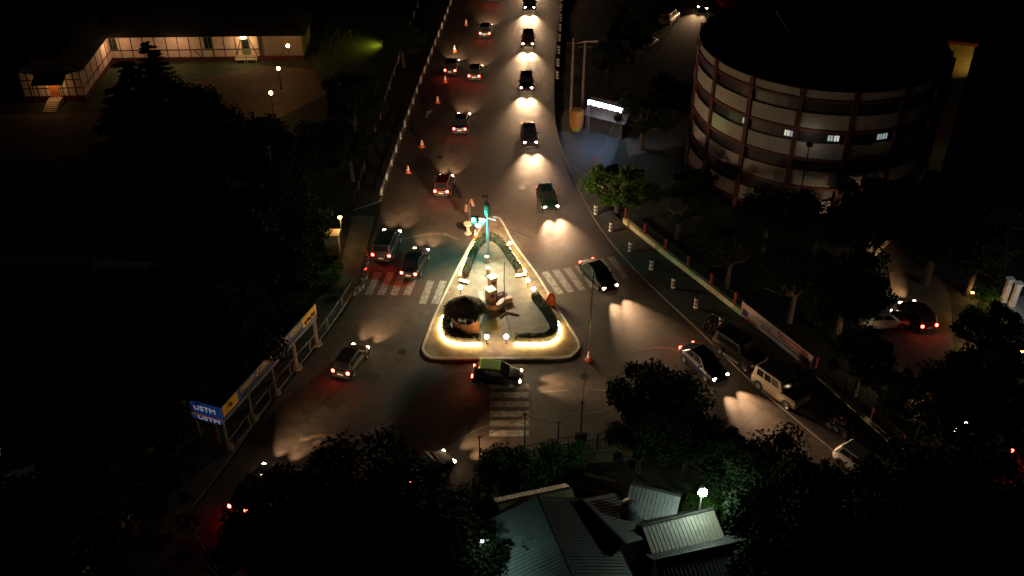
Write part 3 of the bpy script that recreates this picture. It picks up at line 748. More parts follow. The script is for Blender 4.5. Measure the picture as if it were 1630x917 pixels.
# ================================================================== LONG BLUE SHELTER
legs = [G(505,548,.1), G(474,589,.1), G(441,631,.1), G(404,672,.1), G(363,714,.1)]
A = legs[-1]; B = legs[0]; d = (B-A).normalized(); n_out = Vector((d.y, -d.x, 0))
if n_out.x < 0: n_out = -n_out
zt = HT(363,714,660)*1.0; zb_ = HT(363,714,688)
sh = thing('bus_shelter', 'long roadside shelter with a blue lettered fascia and row of legs', 'shelter', A)
Ls = (B-A).length; back = G(322,697,.1)-A; DEP = 2.3
zt = 3.75; zf = 2.75; zl = 2.35
def sq(s, z, o=0.0): return d*s + n_out*o + Vector((0, 0, z))
def slab(mb, s0, s1, z0, z1, o0, o1):
    P = [sq(s0, z0, o0), sq(s1, z0, o0), sq(s1, z0, o1), sq(s0, z0, o1), sq(s0, z1, o0), sq(s1, z1, o0), sq(s1, z1, o1), sq(s0, z1, o1)]
    return mb.add(P, [(3,2,1,0),(4,5,6,7),(0,1,5,4),(1,2,6,5),(2,3,7,6),(3,0,4,7)])
slab(MB(), 0, Ls+.35, zf, zt, 0, .12).build('fascia', M_BLUE, sh)
slab(MB(), 2.3, Ls-1.9, zf+.02, zf+.42, .123, .135).build('navy_strip', M_NAVY, sh)
slab(MB(), .1, 1.9, zf+.05, zt-.05, .123, .14).build('yellow_panel', M_YEL, sh)
slab(MB(), Ls-1.7, Ls+.3, zf+.05, zt-.03, .123, .14).build('yellow_panel', M_YEL, sh)
ph = MB()
for k in range(5):
    c = sq(Ls-1.35+k*.33, zf+.35+.08*(k % 2), .15); ph.ball(c, .13, 8, 6, (1, 1, 1.3)); 
ph.build('portrait_group', mat('portrait_dark', (.10, .06, .05), .7), sh)
MB().ball(sq(1.0, zf+.55, .14), .2, 10, 6, (1, .4, 1)).build('round_emblem', mat('emblem_brown', (.35, .14, .03), .6), sh)
slab(MB(), 0, Ls+.35, zl, zl+.28, -.05, .1).build('lower_beam', mat('beam_blue_grey', (.10, .13, .20), .5), sh)
slab(MB(), 0, Ls+.35, zt-.5, zt-.42, -DEP, -.003).build('roof', M_ROOFD, sh)
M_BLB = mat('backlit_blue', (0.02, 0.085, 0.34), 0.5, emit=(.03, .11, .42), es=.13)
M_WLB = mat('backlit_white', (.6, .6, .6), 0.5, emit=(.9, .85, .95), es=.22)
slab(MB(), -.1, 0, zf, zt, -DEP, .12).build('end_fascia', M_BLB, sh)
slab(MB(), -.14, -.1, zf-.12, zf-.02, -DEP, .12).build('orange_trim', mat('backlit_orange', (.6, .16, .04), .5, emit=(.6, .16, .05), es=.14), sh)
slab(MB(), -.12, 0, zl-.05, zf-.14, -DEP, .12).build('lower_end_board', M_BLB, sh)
for s in [0, Ls*.25, Ls*.5, Ls*.75, Ls]:
    lg = MB().tube([sq(s, 0, 0), sq(s, zl+.05, 0)], .14, 10).build('leg', mat('shelter_post', (.24, .17, .12), .8), sh)
    MB().lathe([(.42, 0), (.42, .14), (.2, .2), (.01, .2)], 12, c=sq(s, 0, 0)).build('footing', mat('footing_concrete', (.25, .19, .10), .85), lg)
for s in [0, Ls*.5, Ls]:
    MB().tube([sq(s, 0, -DEP+.1), sq(s, zt-.5, -DEP+.1)], .12, 10).build('leg', mat('shelter_post', (.2, .15, .1)), sh)
text_on('fascia_lettering', 'UNIVERSITY OF SCIENCE & TECHNOLOGY, MEGHALAYA', .72, sq(2.3, zf+.62, .13), d, (0, 0, 1), mat('letter_yellow', (.85, .62, .14), .5), sh, .012, 'LEFT', (Ls-4.4)/17.3)
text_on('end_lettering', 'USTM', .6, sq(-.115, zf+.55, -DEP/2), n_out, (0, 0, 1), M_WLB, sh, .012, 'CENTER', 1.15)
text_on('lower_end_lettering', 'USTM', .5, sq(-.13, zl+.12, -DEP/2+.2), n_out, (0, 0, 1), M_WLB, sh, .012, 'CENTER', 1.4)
rs = thing('route_board', 'stack of small red and white boards hung under the shelter end', 'sign', A+sq(-.12, 0, -.75))
for k in range(3): MB().lathe([(.01, 0), (.36, 0), (.36, .06), (.01, .06)], 16).build('disc', mat('board_red', (.42, .13, .10), .6), rs).matrix_local = Matrix.Translation((0, 0, 1.95-k*.6)) @ Matrix.Rotation(PI/2, 4, n_out)
MB().tube([(0, 0, 0), (0, 0, 2.2)], .04, 6).build('post', M_METAL, rs)

# ================================================================== VEHICLES
def loft(mb, secs):
    n = len(secs[0]); vs = [p for s in secs for p in s]; fs = []
    for i in range(len(secs)-1):
        for k in range(n): fs.append((i*n+k, i*n+(k+1) % n, (i+1)*n+(k+1) % n, (i+1)*n+k))
    fs += [tuple(range(n-1, -1, -1)), tuple((len(secs)-1)*n+k for k in range(n))]
    return mb.add(vs, fs)
KIN = {
 # x stations: (x, halfwidth, zbottom, zbelt)
 'hatch': dict(L=3.7, W=1.62, st=[(-1.85, .66, .36, .80), (-1.74, .76, .25, .93), (-1.2, .81, .22, .95), (0, .81, .20, .93), (.95, .81, .22, .90), (1.5, .78, .25, .78), (1.75, .70, .30, .66), (1.85, .55, .36, .56)],
             cab=(-1.72, -1.38, .28, .95), top=1.50, wb=(-1.12, 1.12), wr=.29),
 'sedan': dict(L=4.3, W=1.7, st=[(-2.15, .64, .38, .82), (-2.05, .77, .26, .92), (-1.3, .84, .22, .94), (0, .85, .20, .92), (1.0, .85, .22, .90), (1.75, .80, .25, .80), (2.05, .70, .30, .68), (2.15, .55, .36, .58)],
             cab=(-1.62, -.98, .30, 1.08), top=1.46, wb=(-1.3, 1.3), wr=.31),
 'suv': dict(L=4.3, W=1.78, st=[(-2.15, .78, .42, .98), (-2.08, .86, .36, 1.06), (-1.2, .88, .34, 1.08), (0, .88, .34, 1.08), (.85, .88, .34, 1.06), (1.7, .86, .36, 1.02), (2.05, .83, .40, .96), (2.13, .76, .46, .84)],
             cab=(-2.06, -1.94, .48, .86), top=1.86, wb=(-1.32, 1.35), wr=.38),
}
def make_car(kind, paint, label='x', cat='car', lights=True, beam=1800, roof=None, jeep=False, gname=None):
    K = KIN[kind]; t = thing({'hatch': 'hatchback_car', 'sedan': 'sedan_car', 'suv': 'off_road_car'}[kind], label, cat)
    b = MB(); secs = []
    for x, hw, z0, z1 in K['st']:
        h = z1-z0
        secs.append([(x, -hw*.94, z0), (x, -hw, z0+h*.3), (x, -hw, z0+h*.72), (x, -hw*.9, z1-.02), (x, -hw*.6, z1+.015), (x, 0, z1+.03), (x, hw*.6, z1+.015), (x, hw*.9, z1-.02), (x, hw, z0+h*.72), (x, hw, z0+h*.3), (x, hw*.94, z0)])
    loft(b, secs)
    body = b.build('body', paint, t, smooth=False, bevel=.02, seg=1)
    for p in body.data.polygons: p.use_smooth = True
    xr0, xr1, xf1, xf0 = K['cab']; zb = [s for s in K['st'] if s[0] <= 0][-1][3]-.03; zt = K['top']; wb = K['W']/2*.93; wt = K['W']/2*(.76 if kind != 'suv' else .86)
    V = [Vector(p) for p in [(xr0, -wb, zb), (xf0, -wb, zb), (xf0, wb, zb), (xr0, wb, zb), (xr1, -wt, zt), (xf1, -wt, zt), (xf1, wt, zt), (xr1, wt, zt)]]
    MB().add(V, [(4,5,6,7),(0,1,5,4),(1,2,6,5),(2,3,7,6),(3,0,4,7)]).build('cabin', paint, t, bevel=.07, seg=3)
    def panel(mb, q, u0, u1, v0, v1, o=.018):
        a, bq_, c, dd = q; f = lambda u, v: a.lerp(bq_, u).lerp(dd.lerp(c, u), v)
        nn = (bq_-a).cross(dd-a).normalized()*o
        P = [f(u0, v0), f(u1, v0), f(u1, v1), f(u0, v1)]
        mb.add([p+nn for p in P]+[p-nn for p in P], [(0,1,2,3),(7,6,5,4),(0,4,5,1),(1,5,6,2),(2,6,7,3),(3,7,4,0)])
    F = (V[1], V[2], V[6], V[5]); Rr = (V[3], V[0], V[4], V[7]); Sl = (V[0], V[1], V[5], V[4]); Sr = (V[2], V[3], V[7], V[6])
    m_ = MB(); panel(m_, F, .07, .93, .12, .9); m_.build('windscreen', M_GLASS, t)
    m_ = MB(); panel(m_, Rr, .1, .9, .2, .88); m_.build('rear_window', M_GLASS, t)
    nw = 3 if kind == 'suv' else 2
    for S in (Sl, Sr):
        for k in range(nw):
            w0 = .10+.80*k/nw; m_ = MB(); panel(m_, S, w0+.02, w0+.80/nw-.02, .22, .86); m_.build('side_window', M_GLASS, t)
    if roof:
        rf = MB(); q = [V[4], V[5], V[6], V[7]]
        rf.add([v.lerp((V[4]+V[6])/2, .04)+Vector((0, 0, .012)) for v in q]+[v.lerp((V[4]+V[6])/2, .10)+Vector((0, 0, .05)) for v in q], [(4,5,6,7),(0,1,5,4),(1,2,6,5),(2,3,7,6),(3,0,4,7)])
        if kind == 'hatch':
            for k in range(5):
                y = -.42+.21*k; rf.box(((xr1+xf1)/2, y, zt+.058), ((xf1-xr1)*.8, .05, .02))
        rf.build('roof', roof, t)
    for x in K['wb']:
        for sy in (-1, 1):
            wh = MB(); r = K['wr']; prof = [(r*.62, -.1), (r*.95, -.1), (r, -.06), (r, .06), (r*.95, .1), (r*.62, .1)]
            wl = MB().lathe(prof, 18).build('wheel', M_TYRE, t); wl.matrix_local = Matrix.Translation((x, sy*(K['W']/2-.07), r)) @ Matrix.Rotation(PI/2, 4, 'X')
            ri = MB(); ri.lathe([(.01, .07), (r*.2, .085), (r*.25, .06), (r*.55, .05), (r*.64, .1), (r*.64, -.1), (r*.5, -.09), (.01, -.09)], 10).build('rim', M_RIM, wl)
            ar = MB().lathe([(r*1.02, -.012), (r*1.16, -.012), (r*1.16, .012), (r*1.02, .012)], 14, a0=0, a1=PI).build('wheel_arch', M_BLACK, t)
            ar.matrix_local = Matrix.Translation((x, sy*(K['W']/2+.0), r)) @ Matrix.Rotation(PI/2, 4, 'X')
    xf = K['st'][-1][0]; xr = K['st'][0][0]; hz = K['st'][-2][3]-.06
    hw = K['st'][-2][1]
    for sy in (-1, 1):
        MB().box((xf-.13, sy*(hw-.12), hz), (.16, .28, .15), rz=sy*-.25).build('headlight', L_HEAD if lights else mat('lamp_glass', (.5, .5, .48), .15), t, bevel=.03)
        MB().box((xr+.045, sy*(hw-.10), .78 if kind != 'suv' else .9), (.14, .22, .20), rz=sy*.15).build('tail_light', L_TAIL if lights else mat('dull_red_lens', (.35, .02, .02), .25), t, bevel=.03)
        MB().box((xf1+.32, sy*(K['W']/2+.07), zb+.10), (.12, .2, .13)).build('wing_mirror', paint, t, bevel=.03)
        MB().box((-.1 if kind != 'suv' else -.2, sy*(K['W']/2+.012), zb-.14), (.16, .02, .03)).build('door_handle', M_CHROME, t)
    MB().box((xf-.02, 0, .37), (.14, K['W']*.78, .16)).build('bumper', M_BLACK, t, bevel=.04)
    MB().box((xr+.02, 0, .40), (.14, K['W']*.86, .17)).build('bumper', M_BLACK, t, bevel=.04)
    MB().box((xr-.052, 0, .62), (.02, .46, .12)).build('number_plate', M_WHITE, t)
    MB().box((xf-.10, 0, hz-.03), (.1, .7, .12)).build('grille', M_BLACK, t, bevel=.02)
    if jeep:
        MB().box((xr-.12, 0, .98), (.2, .62, .62)).build('spare_wheel_cover', M_BLACK, t, bevel=.08)
        fl_ = MB()
        for sy in (-1, 1):
            fl_.box((.95+.35, sy*.84, .86), (.9, .14, .06)); fl_.box((-1.32, sy*.84, .86), (.9, .14, .06)); fl_.box((0, sy*.86, .36), (1.7, .14, .06))
        fl_.build('wheel_flares', paint, t, bevel=.02)
        MB().box((1.42, 0, 1.075), (1.1, 1.5, .05)).build('bonnet_panel', mat('dark_bonnet', (.05, .045, .04), .5), t, bevel=.02)
    if lights:
        for sy in (-1, 1):
            light('headlight_beam', 'SPOT', (xf+.12, sy*(hw-.12), hz), beam, (1, .62, .34), t, size=.05, spot=54, blend=1, rot=(PI/2-R(3), 0, -PI/2))
    return t
def paint(name, c, r=.25): return mat(name, c, r+.1, 0.0, var=.03, coat=.25)
P_BLK, P_CHAR, P_MAR, P_NAV, P_SIL, P_WHT, P_BRN, P_GRN = mat('black_car_paint', (.006, .006, .006), .5, spec=.3, var=.03), paint('charcoal_car_paint', (.03, .03, .032)), paint('maroon_car_paint', (.06, .008, .008)), paint('navy_car_paint', (.008, .012, .035)), paint('silver_car_paint', (.16, .16, .16), .3), paint('white_car_paint', (.5, .49, .46)), paint('brown_car_paint', (.04, .025, .015)), paint('bottle_green_car_paint', (.008, .022, .014))

cars = {}
def car_proto(kind, pm, nm, beam):
    if (kind, nm, beam) not in cars: cars[(kind, nm, beam)] = make_car(kind, pm, beam=beam)
    return cars[(kind, nm, beam)]
combos = [('hatch', P_BLK, 'black', 'hatchback'), ('sedan', P_CHAR, 'charcoal', 'saloon'), ('hatch', P_MAR, 'maroon', 'hatchback'), ('sedan', P_NAV, 'navy', 'saloon'), ('suv', P_CHAR, 'charcoal', 'off-road car'), ('hatch', P_BRN, 'brown', 'hatchback'), ('sedan', P_BLK, 'black', 'saloon'), ('hatch', P_GRN, 'bottle green', 'hatchback')]
def lane(px, start, gap, order, labels, group, beam=1900):
    ln = catmull(gl(px), .6)
    for i, (p, h) in enumerate(along(ln, start, gap)):
        if i >= len(order): break
        k, pm, cn, kn = combos[order[i] % len(combos)]
        place(car_proto(k, pm, cn, beam), (p.x, p.y, .012), h, labels(i, cn, kn), group)
nth = ['nearest', 'second nearest', 'third nearest', 'fourth nearest', 'fifth nearest', 'sixth nearest', 'seventh nearest', 'eighth nearest', 'ninth nearest', 'tenth nearest', 'eleventh nearest', 'twelfth nearest', 'thirteenth nearest', 'fourteenth nearest', 'farthest']
# outgoing traffic: tail lights toward the viewer
lane([(310,915),(418,775),(500,665),(565,575),(628,485),(668,412),(698,330),(722,250),(747,160),(770,70),(788,-10),(803,-80),(820,-170)], 7.0, 14, [1, 0, 6, 2, 3, 5, 7, 0, 1, 2],
     lambda i, c, k: f'{c} {k} showing red lights, {nth[i]} in the lane left of the island', 'cars driving away in the left lane beside the island')
lane([(440,685),(505,595),(562,510),(605,425),(640,345),(670,265),(697,185),(722,105),(748,25),(768,-60)], 24, 41, [4, 0, 7],
     lambda i, c, k: f'{c} {k} showing red lights, {nth[i]} in the outer lane by the left barrier', 'cars driving away in the outer left lane')
# oncoming traffic: headlights toward the viewer
RL = [(848,-160),(846,-60),(842,40),(838,130),(842,220),(866,310),(906,390),(955,450),(1015,503),(1080,553),(1150,614),(1262,712),(1400,835)]
def rl_label(i, c, k): return f'{c} {k} with headlights on, {["farthest", "second farthest", "third farthest", "fourth farthest", "fifth farthest", "sixth farthest", "seventh farthest", "eighth farthest", "ninth farthest", "tenth farthest", "last"][i]} in the right lane'
lane(RL, 4, 13.8, [1, 0, 3, 5, 6, 2, 0, 1, 7, 6, 3], rl_label, 'cars coming down the right lane', 5200)
lane([(618,790),(700,745),(780,712),(860,693),(960,686)], 3.2, 60, [0], lambda i, c, k: f'{c} {k} with red tail lights turning on the curve left of the bottom crosswalk', 'cars on the lower curve')

# taxi
taxi = make_car('hatch', P_BLK, 'black taxi with a bright yellow-green roof below the island', 'taxi', roof=M_LIME)
g = G(792,606); taxi.location = (g.x, g.y, .012); taxi.rotation_euler = (0, 0, R(-6)); taxi.name = 'taxi'

# parked vehicles
P_CREAM = paint('cream_car_paint', (.50, .42, .30), .35)
suv = make_car('suv', P_CREAM, 'cream boxy off-road car with a dark roof parked behind the dark jeep', lights=False, roof=mat('dark_canvas_roof', (.05, .045, .04), .8), jeep=True)
a, b = G(1203,612), G(1262,650); g = G(1240,628); hd = math.atan2(b.y-a.y, b.x-a.x)-.06; suv.location = (g.x, g.y, .012); suv.rotation_euler = (0, 0, hd)
jp = make_car('suv', P_BLK, 'black jeep with pale side step parked ahead of the cream off-road car', lights=False, jeep=True)
g = G(1176,570); jp.location = (g.x, g.y, .012); jp.rotation_euler = (0, 0, hd)
MB().box((0, -.93, .42), (1.6, .2, .07)).build('side_step', mat('pale_step', (.6, .5, .38), .6), jp, bevel=.02)
wc = make_car('hatch', P_WHT, 'white hatchback half hidden by the dark trees at lower right', lights=False)
g = G(1368,748); wc.location = (g.x, g.y, .012); wc.rotation_euler = (0, 0, hd)
for px, h, k, pm, lb in [((1064,36), R(62), 'suv', P_WHT, 'white van-like car parked on the drive nearest the top of the photo'), ((1031,76), R(62), 'hatch', P_WHT, 'pale hatchback parked just below the other car on the drive'), ((1402,517), R(5), 'sedan', P_WHT, 'white saloon parked in the dark beside the right side road')]:
    o = make_car(k, pm, lb, lights=False); g = G(*px); o.location = (g.x, g.y, .012); o.rotation_euler = (0, 0, h)
for px, h, pm, lb in [((1458,510), R(100), P_MAR, 'dark red hatchback with tail lights on, alone on the right side road'), ((1560,712), R(125), P_BLK, 'black hatchback with tail lights on, low on the right side road')]:
    o = make_car('hatch', pm, lb); g = G(*px); o.location = (g.x, g.y, .012); o.rotation_euler = (0, 0, h)
o = make_car('sedan', P_CHAR, 'dark saloon with headlights on at the top beside the round building'); g = G(1125,12); o.location = (g.x, g.y, .012); o.rotation_euler = (0, 0, R(-118))

# motorbikes
def make_bike(pm):
    t = thing('motorbike', 'x', 'motorbike')
    for x, nme in ((-.62, 'wheel'), (.62, 'wheel')):
        wl = MB().lathe([(.22, -.05), (.29, -.045), (.31, 0), (.29, .045), (.22, .05), (.22, -.05)], 18).build(nme, M_TYRE, t); wl.matrix_local = Matrix.Translation((x, 0, .31)) @ Matrix.Rotation(PI/2, 4, 'X')
        MB().lathe([(.01, -.04), (.05, -.04), (.06, -.01), (.22, -.01), (.22, .01), (.06, .01), (.05, .04), (.01, .04)], 12).build('rim', M_RIM, wl)
    MB().tube([(.62, .07, .31), (.42, .07, .95)], .025, 6).tube([(.62, -.07, .31), (.42, -.07, .95)], .025, 6).build('fork', M_CHROME, t)
    MB().tube([(.36, -.34, 1.02), (.42, -.12, .98), (.42, .12, .98), (.36, .34, 1.02)], .02, 6).build('handlebar', M_DMETAL, t)
    MB().ball((.14, 0, .82), .2, 12, 8, (1.45, .75, .8)).build('tank', pm, t, smooth=True)
    MB().box((-.36, 0, .80), (.66, .24, .12)).build('seat', M_BLACK, t, bevel=.05)
    MB().box((0, 0, .45), (.42, .26, .36)).build('engine', M_METAL, t, bevel=.04)
    MB().tube([(.05, -.14, .3), (-.3, -.16, .28), (-.75, -.18, .38)], [.035, .04, .05], 8).build('exhaust', M_CHROME, t)
    MB().tube([(.38, 0, .9), (0, 0, .68), (-.7, 0, .72)], .03, 6).tube([(-.05, 0, .4), (-.62, .08, .31)], .025, 6).build('frame', M_DMETAL, t)
    MB().box((-.72, 0, .76), (.16, .16, .08)).build('tail_light', mat('dull_red_lens', (.4, .02, .02), .25), t, bevel=.02)
    MB().ball((.5, 0, .9), .1, 10, 7).build('headlight', M_CHROME, t, smooth=True)
    MB().tube([(.05, .1, .3), (.1, .32, .02)], .015, 5).build('side_stand', M_DMETAL, t)
    return t
bk1, bk2 = make_bike(P_BLK), make_bike(P_MAR)
for i, (px, rz, pr, lb) in enumerate([((1128,518), 50, bk2, 'red motorbike parked farthest up the line beside the last striped bollard'), ((1137,524), 48, bk1, 'black motorbike parked just behind the farthest red one'), ((1146,532), 52, bk2, 'red motorbike parked touching the sixth striped bollard line'), ((1155,541), 47, bk1, 'black motorbike parked right in front of the black jeep'),
     ((583,428), 75, bk2, 'red motorbike parked inside the short mesh fence on the left pavement'), ((577,452), 60, bk1, 'black motorbike parked at the left end of the crosswalk'), ((572,466), 62, bk1, 'black motorbike below the one at the left crosswalk end'),
     ((1330,690), 130, bk1, 'black motorbike parked below the cream off-road car'), ((1342,682), 132, bk2, 'red motorbike parked below the cream off-road car'), ((1600,675), 20, bk1, 'black motorbike parked high at the lower right edge'), ((1608,690), 20, bk2, 'red motorbike parked between two black ones at the lower right edge'), ((1612,705), 15, bk1, 'black motorbike parked low at the lower right edge'),
     ((683,184), 70, bk1, 'black motorbike standing inside the whitish barrier among the cones')]):
    z = .12 if i < 4 and False else (.115 if i in (4, 5, 6) else .012)
    place(pr, G(*px, z), R(rz), lb, 'parked motorbikes')

# ================================================================== TIMBER-FRAMED BUILDING, UPPER LEFT
def bx_between(mb, a, b, w, h0, h1): 
    d = Vector(b)-Vector(a); c = (Vector(a)+Vector(b))/2; mb.box((c.x, c.y, (h0+h1)/2), (d.length, w, h1-h0), rz=math.atan2(d.y, d.x))
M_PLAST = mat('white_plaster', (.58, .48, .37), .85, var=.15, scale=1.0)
wb0 = G(160,98); wb1 = G(415,95); wb2 = G(482,97)
WH = 3.3
tb = thing('timber_framed_house', 'long white timber-framed house wing lit by a warm eaves lamp', 'house', wb0)
e1 = wb1-wb0; e2 = wb2-wb0; dirx = e1.normalized(); nin = Vector((-dirx.y, dirx.x, 0)); 
def W(s, o, z): return dirx*s+nin*o+Vector((0, 0, z))
Lw = e1.length; L2 = e2.length
def slab2(mb, s0, s1, o0, o1, z0, z1):
    P = [W(s0, o0, z0), W(s1, o0, z0), W(s1, o1, z0), W(s0, o1, z0), W(s0, o0, z1), W(s1, o0, z1), W(s1, o1, z1), W(s0, o1, z1)]
    return mb.add(P, [(3,2,1,0),(4,5,6,7),(0,1,5,4),(1,2,6,5),(2,3,7,6),(3,0,4,7)])
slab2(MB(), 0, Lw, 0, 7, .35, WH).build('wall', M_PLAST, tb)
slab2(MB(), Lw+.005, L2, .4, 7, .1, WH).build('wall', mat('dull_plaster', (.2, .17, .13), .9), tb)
slab2(MB(), -.2, L2, -.12, 7.1, -.1, .348).build('plinth', M_DRED, tb)
def roof_prism(mb, s0, s1, o0, o1, ze, zr, ov=.7, hip=0):
    om = (o0+o1)/2
    mb.add([W(s0-ov, o0-ov, ze), W(s1+ov, o0-ov, ze), W(s1+ov, o1+ov, ze), W(s0-ov, o1+ov, ze), W(s0+hip, om, zr), W(s1-hip, om, zr)], [(0,1,5,4),(2,3,4,5),(1,2,5),(3,0,4),(3,2,1,0)])
rm = MB(); roof_prism(rm, 0, L2, 0, 7, WH+.004, WH+2.4, hip=2.5); rm.build('roof', M_ROOFD, tb)
tf = MB(); ns = 14
for k in range(ns+1): slab2(tf, Lw*k/ns-.05, Lw*k/ns+.05, -.04, -.003, .35, WH)
slab2(tf, 0, Lw, -.05, -.004, 1.35, 1.47); slab2(tf, 0, Lw, -.055, -.004, WH-.12, WH-.003); slab2(tf, 0, Lw, -.055, -.004, .35, .47)
def brace(s0, z0, s1, z1): tf.tube([W(s0, -.03, z0), W(s1, -.03, z1)], .05, 4)
brace(Lw*.855, .45, Lw*.90, WH-.2); brace(Lw*.985, .45, Lw*.94, WH-.2); brace(Lw*.60, 1.3, Lw*.63, .5)
tf.build('timber_frame', M_TIMBER, tb)
for s in (.10, .69): 
    wn = slab2(MB(), Lw*s-.55, Lw*s+.55, -.05, .1, 1.48, WH-.13).build('window', M_GREENF, tb)
    slab2(MB(), Lw*s-.42, Lw*s-.05, -.06, -.052, 1.6, WH-.3).build('pane', M_GLASS, wn); slab2(MB(), Lw*s+.05, Lw*s+.42, -.06, -.052, 1.6, WH-.3).build('pane', M_GLASS, wn)
dr = slab2(MB(), Lw*.92-.55, Lw*.92+.55, -.07, .1, .4, WH-.4).build('door', M_GREENF, tb); slab2(MB(), Lw*.92-.4, Lw*.92+.4, -.08, -.072, 1.5, WH-.6).build('pane', M_GLASS, dr)
el = MB().ball(W(Lw*.92, -.75, WH-.12), .3, 12, 6, (1.4, 1, .45)).build('eaves_lamp', lamp_mat('eaves_glow', (1, .66, .3), 12), tb)
light('eaves_light', 'POINT', W(Lw*.92, -1.6, WH-.5), 200, (1, .55, .26), tb, size=.3)
light('eaves_light', 'POINT', W(Lw*.5, -2.2, WH-.3), 190, (1, .52, .28), tb, size=.5)
light('eaves_light', 'POINT', W(Lw*.15, -2.2, WH-.3), 150, (1, .52, .28), tb, size=.5)
for s in (.885, .955):
    q = W(Lw*s, -.9, 0)+wb0; t = thing('garden_bench', 'pale bench left of the lit doorway' if s < .9 else 'pale bench right of the lit doorway', 'bench', (q.x, q.y, 0), math.atan2(dirx.y, dirx.x), 'benches by the lit doorway')
    MB().box((0, 0, .45), (1.3, .45, .06)).build('seat', M_CREAM, t); MB().box((0, .2, .75), (1.3, .05, .4)).build('backrest', M_CREAM, t)
    for sx in (-.55, .55): MB().box((sx, 0, .22), (.08, .4, .42)).build('leg', M_CREAM, t)
# annex wing with its gable towards the viewer
ax0 = G(42,162); ax1 = G(137,160); dirx = (ax1-ax0).normalized(); nin = Vector((-dirx.y, dirx.x, 0)); La = (ax1-ax0).length
dep = (wb0-ax1).length
an = thing('gabled_annex', 'dim timber-framed annex with a dark porch and lit front steps', 'house', ax0)
slab2(MB(), 0, La, 0, dep, .55, WH+.3).build('wall', M_PLAST, an); slab2(MB(), -.1, La+.1, -.1, dep, -.1, .548).build('plinth', M_DRED, an)
MB().add([W(0, 0, WH+.3), W(La, 0, WH+.3), W(La*.72, 0, WH+1.9), W(La*.28, 0, WH+1.9), W(0, .15, WH+.3), W(La, .15, WH+.3), W(La*.72, .15, WH+1.9), W(La*.28, .15, WH+1.9)], [(0,1,2,3),(7,6,5,4),(0,3,7,4),(1,5,6,2),(3,2,6,7)]).build('gable', M_PLAST, an)
MB().add([W(-.4, .16, WH+.3), W(La+.4, .16, WH+.3), W(La*.72, .16, WH+2.0), W(La*.28, .16, WH+2.0), W(-.4, dep+3, WH+.3), W(La+.4, dep+3, WH+.3), W(La*.72, dep+3, WH+2.0), W(La*.28, dep+3, WH+2.0)], [(0,3,7,4),(1,5,6,2),(3,2,6,7),(4,7,6,5),(0,1,2,3)]).build('roof', M_ROOFD, an)
tf = MB()
for k in range(9): slab2(tf, La*k/8-.045, La*k/8+.045, -.04, -.003, .55, WH+.3)
for z in (.56, 1.55, 2.55, WH+.22): slab2(tf, 0, La, -.05, -.004, z, z+.11)
for k in range(2, 7): slab2(tf, La*k/8-.045, La*k/8+.045, -.04, -.003, WH+.34, WH+1.85)
slab2(tf, La*.12, La*.88, -.05, -.004, WH+1.0, WH+1.1)
for k in range(1, 6): q = dep*k/6; tf.box(tuple(W(La+.025, q, (WH+.3+.55)/2)), (.04, .1, WH-.3), rz=math.atan2(dirx.y, dirx.x))
for z in (1.5, WH+.15): tf.box(tuple(W(La+.03, dep/2, z)), (.05, dep, .11), rz=math.atan2(dirx.y, dirx.x))
tf.build('timber_frame', M_TIMBER, an)
slab2(MB(), La*.52-.5, La*.52+.5, -.08, .1, .56, 2.6).build('door', M_WOOD, an)
pr_ = MB(); pr_.add([W(La*.26, 0, 3.3), W(La*.78, 0, 3.3), W(La*.78, -1.7, 2.75), W(La*.26, -1.7, 2.75), W(La*.26, 0, 3.2), W(La*.78, 0, 3.2), W(La*.78, -1.7, 2.65), W(La*.26, -1.7, 2.65)], [(0,3,2,1),(4,5,6,7),(3,7,6,2),(0,4,7,3),(1,2,6,5)]); pr_.build('porch_roof', M_ROOFD, an)
for s in (.28, .76): MB().tube([W(La*s, -1.6, .5), W(La*s, -1.6, 2.7)], .06, 6).build('porch_post', M_TIMBER, an)
stp = MB()
for k in range(6): slab2(stp, La*.42, La*.64, -1.0-.36*(k+1), -.1 if k == 0 else -1.0-.36*k, -.05, .55-.09*k)
stp.build('steps', mat('stone_steps', (.45, .36, .25), .8), an)
light('porch_light', 'POINT', W(La*.53, -1.1, 2.35), 60, (1, .5, .2), an, size=.08)
MB().ball(W(La*.53, -1.1, 2.55), .09, 8, 6).build('porch_lamp', lamp_mat('porch_glow', (1, .6, .25), 5), an)

# globe lamps in the upper left garden
gpost = thing('garden_lamp', 'x', 'lamp post')
MB().lathe([(.14, 0), (.12, .15), (.05, .2), (.04, 2.3), (.1, 2.34), (.01, 2.36)], 10).build('post', M_DMETAL, gpost)
MB().ball((0, 0, 2.55), .21, 12, 8).build('globe', L_GARDEN, gpost, smooth=True)
light('globe_light', 'POINT', (0, 0, 2.95), 26, (1, .5, .18), gpost, size=.2)
for (x, y), lb in [((458,73), 'highest of the three glowing garden lamps beside the white house'), ((443,109), 'middle one of the three glowing garden lamps beside the white house'), ((431,148), 'lowest of the three glowing garden lamps beside the white house')]:
    # base is below the globe: 2.55 m
    gg = G(x, y, 2.55); place(gpost, (gg.x, gg.y, 0), 0, lb, 'glowing lamps in the upper left garden')
# lamp by the left footpath
gg = G(541,345,3.2); t = thing('wall_lamp', 'warm lamp on a post beside the left footpath', 'lamp post', (gg.x, gg.y, 0))
MB().lathe([(.12, 0), (.06, .2), (.05, 3.1), (.01, 3.12)], 10).build('post', M_METAL, t)
MB().box((0, 0, 3.2), (.3, .3, .26)).build('lantern', L_GARDEN, t, bevel=.05); MB().box((0, .03, 3.38), (.42, .42, .06)).build('cap', M_DMETAL, t)
light('lantern_light', 'POINT', (.25, -.4, 2.9), 110, (1, .55, .18), t, size=.1)
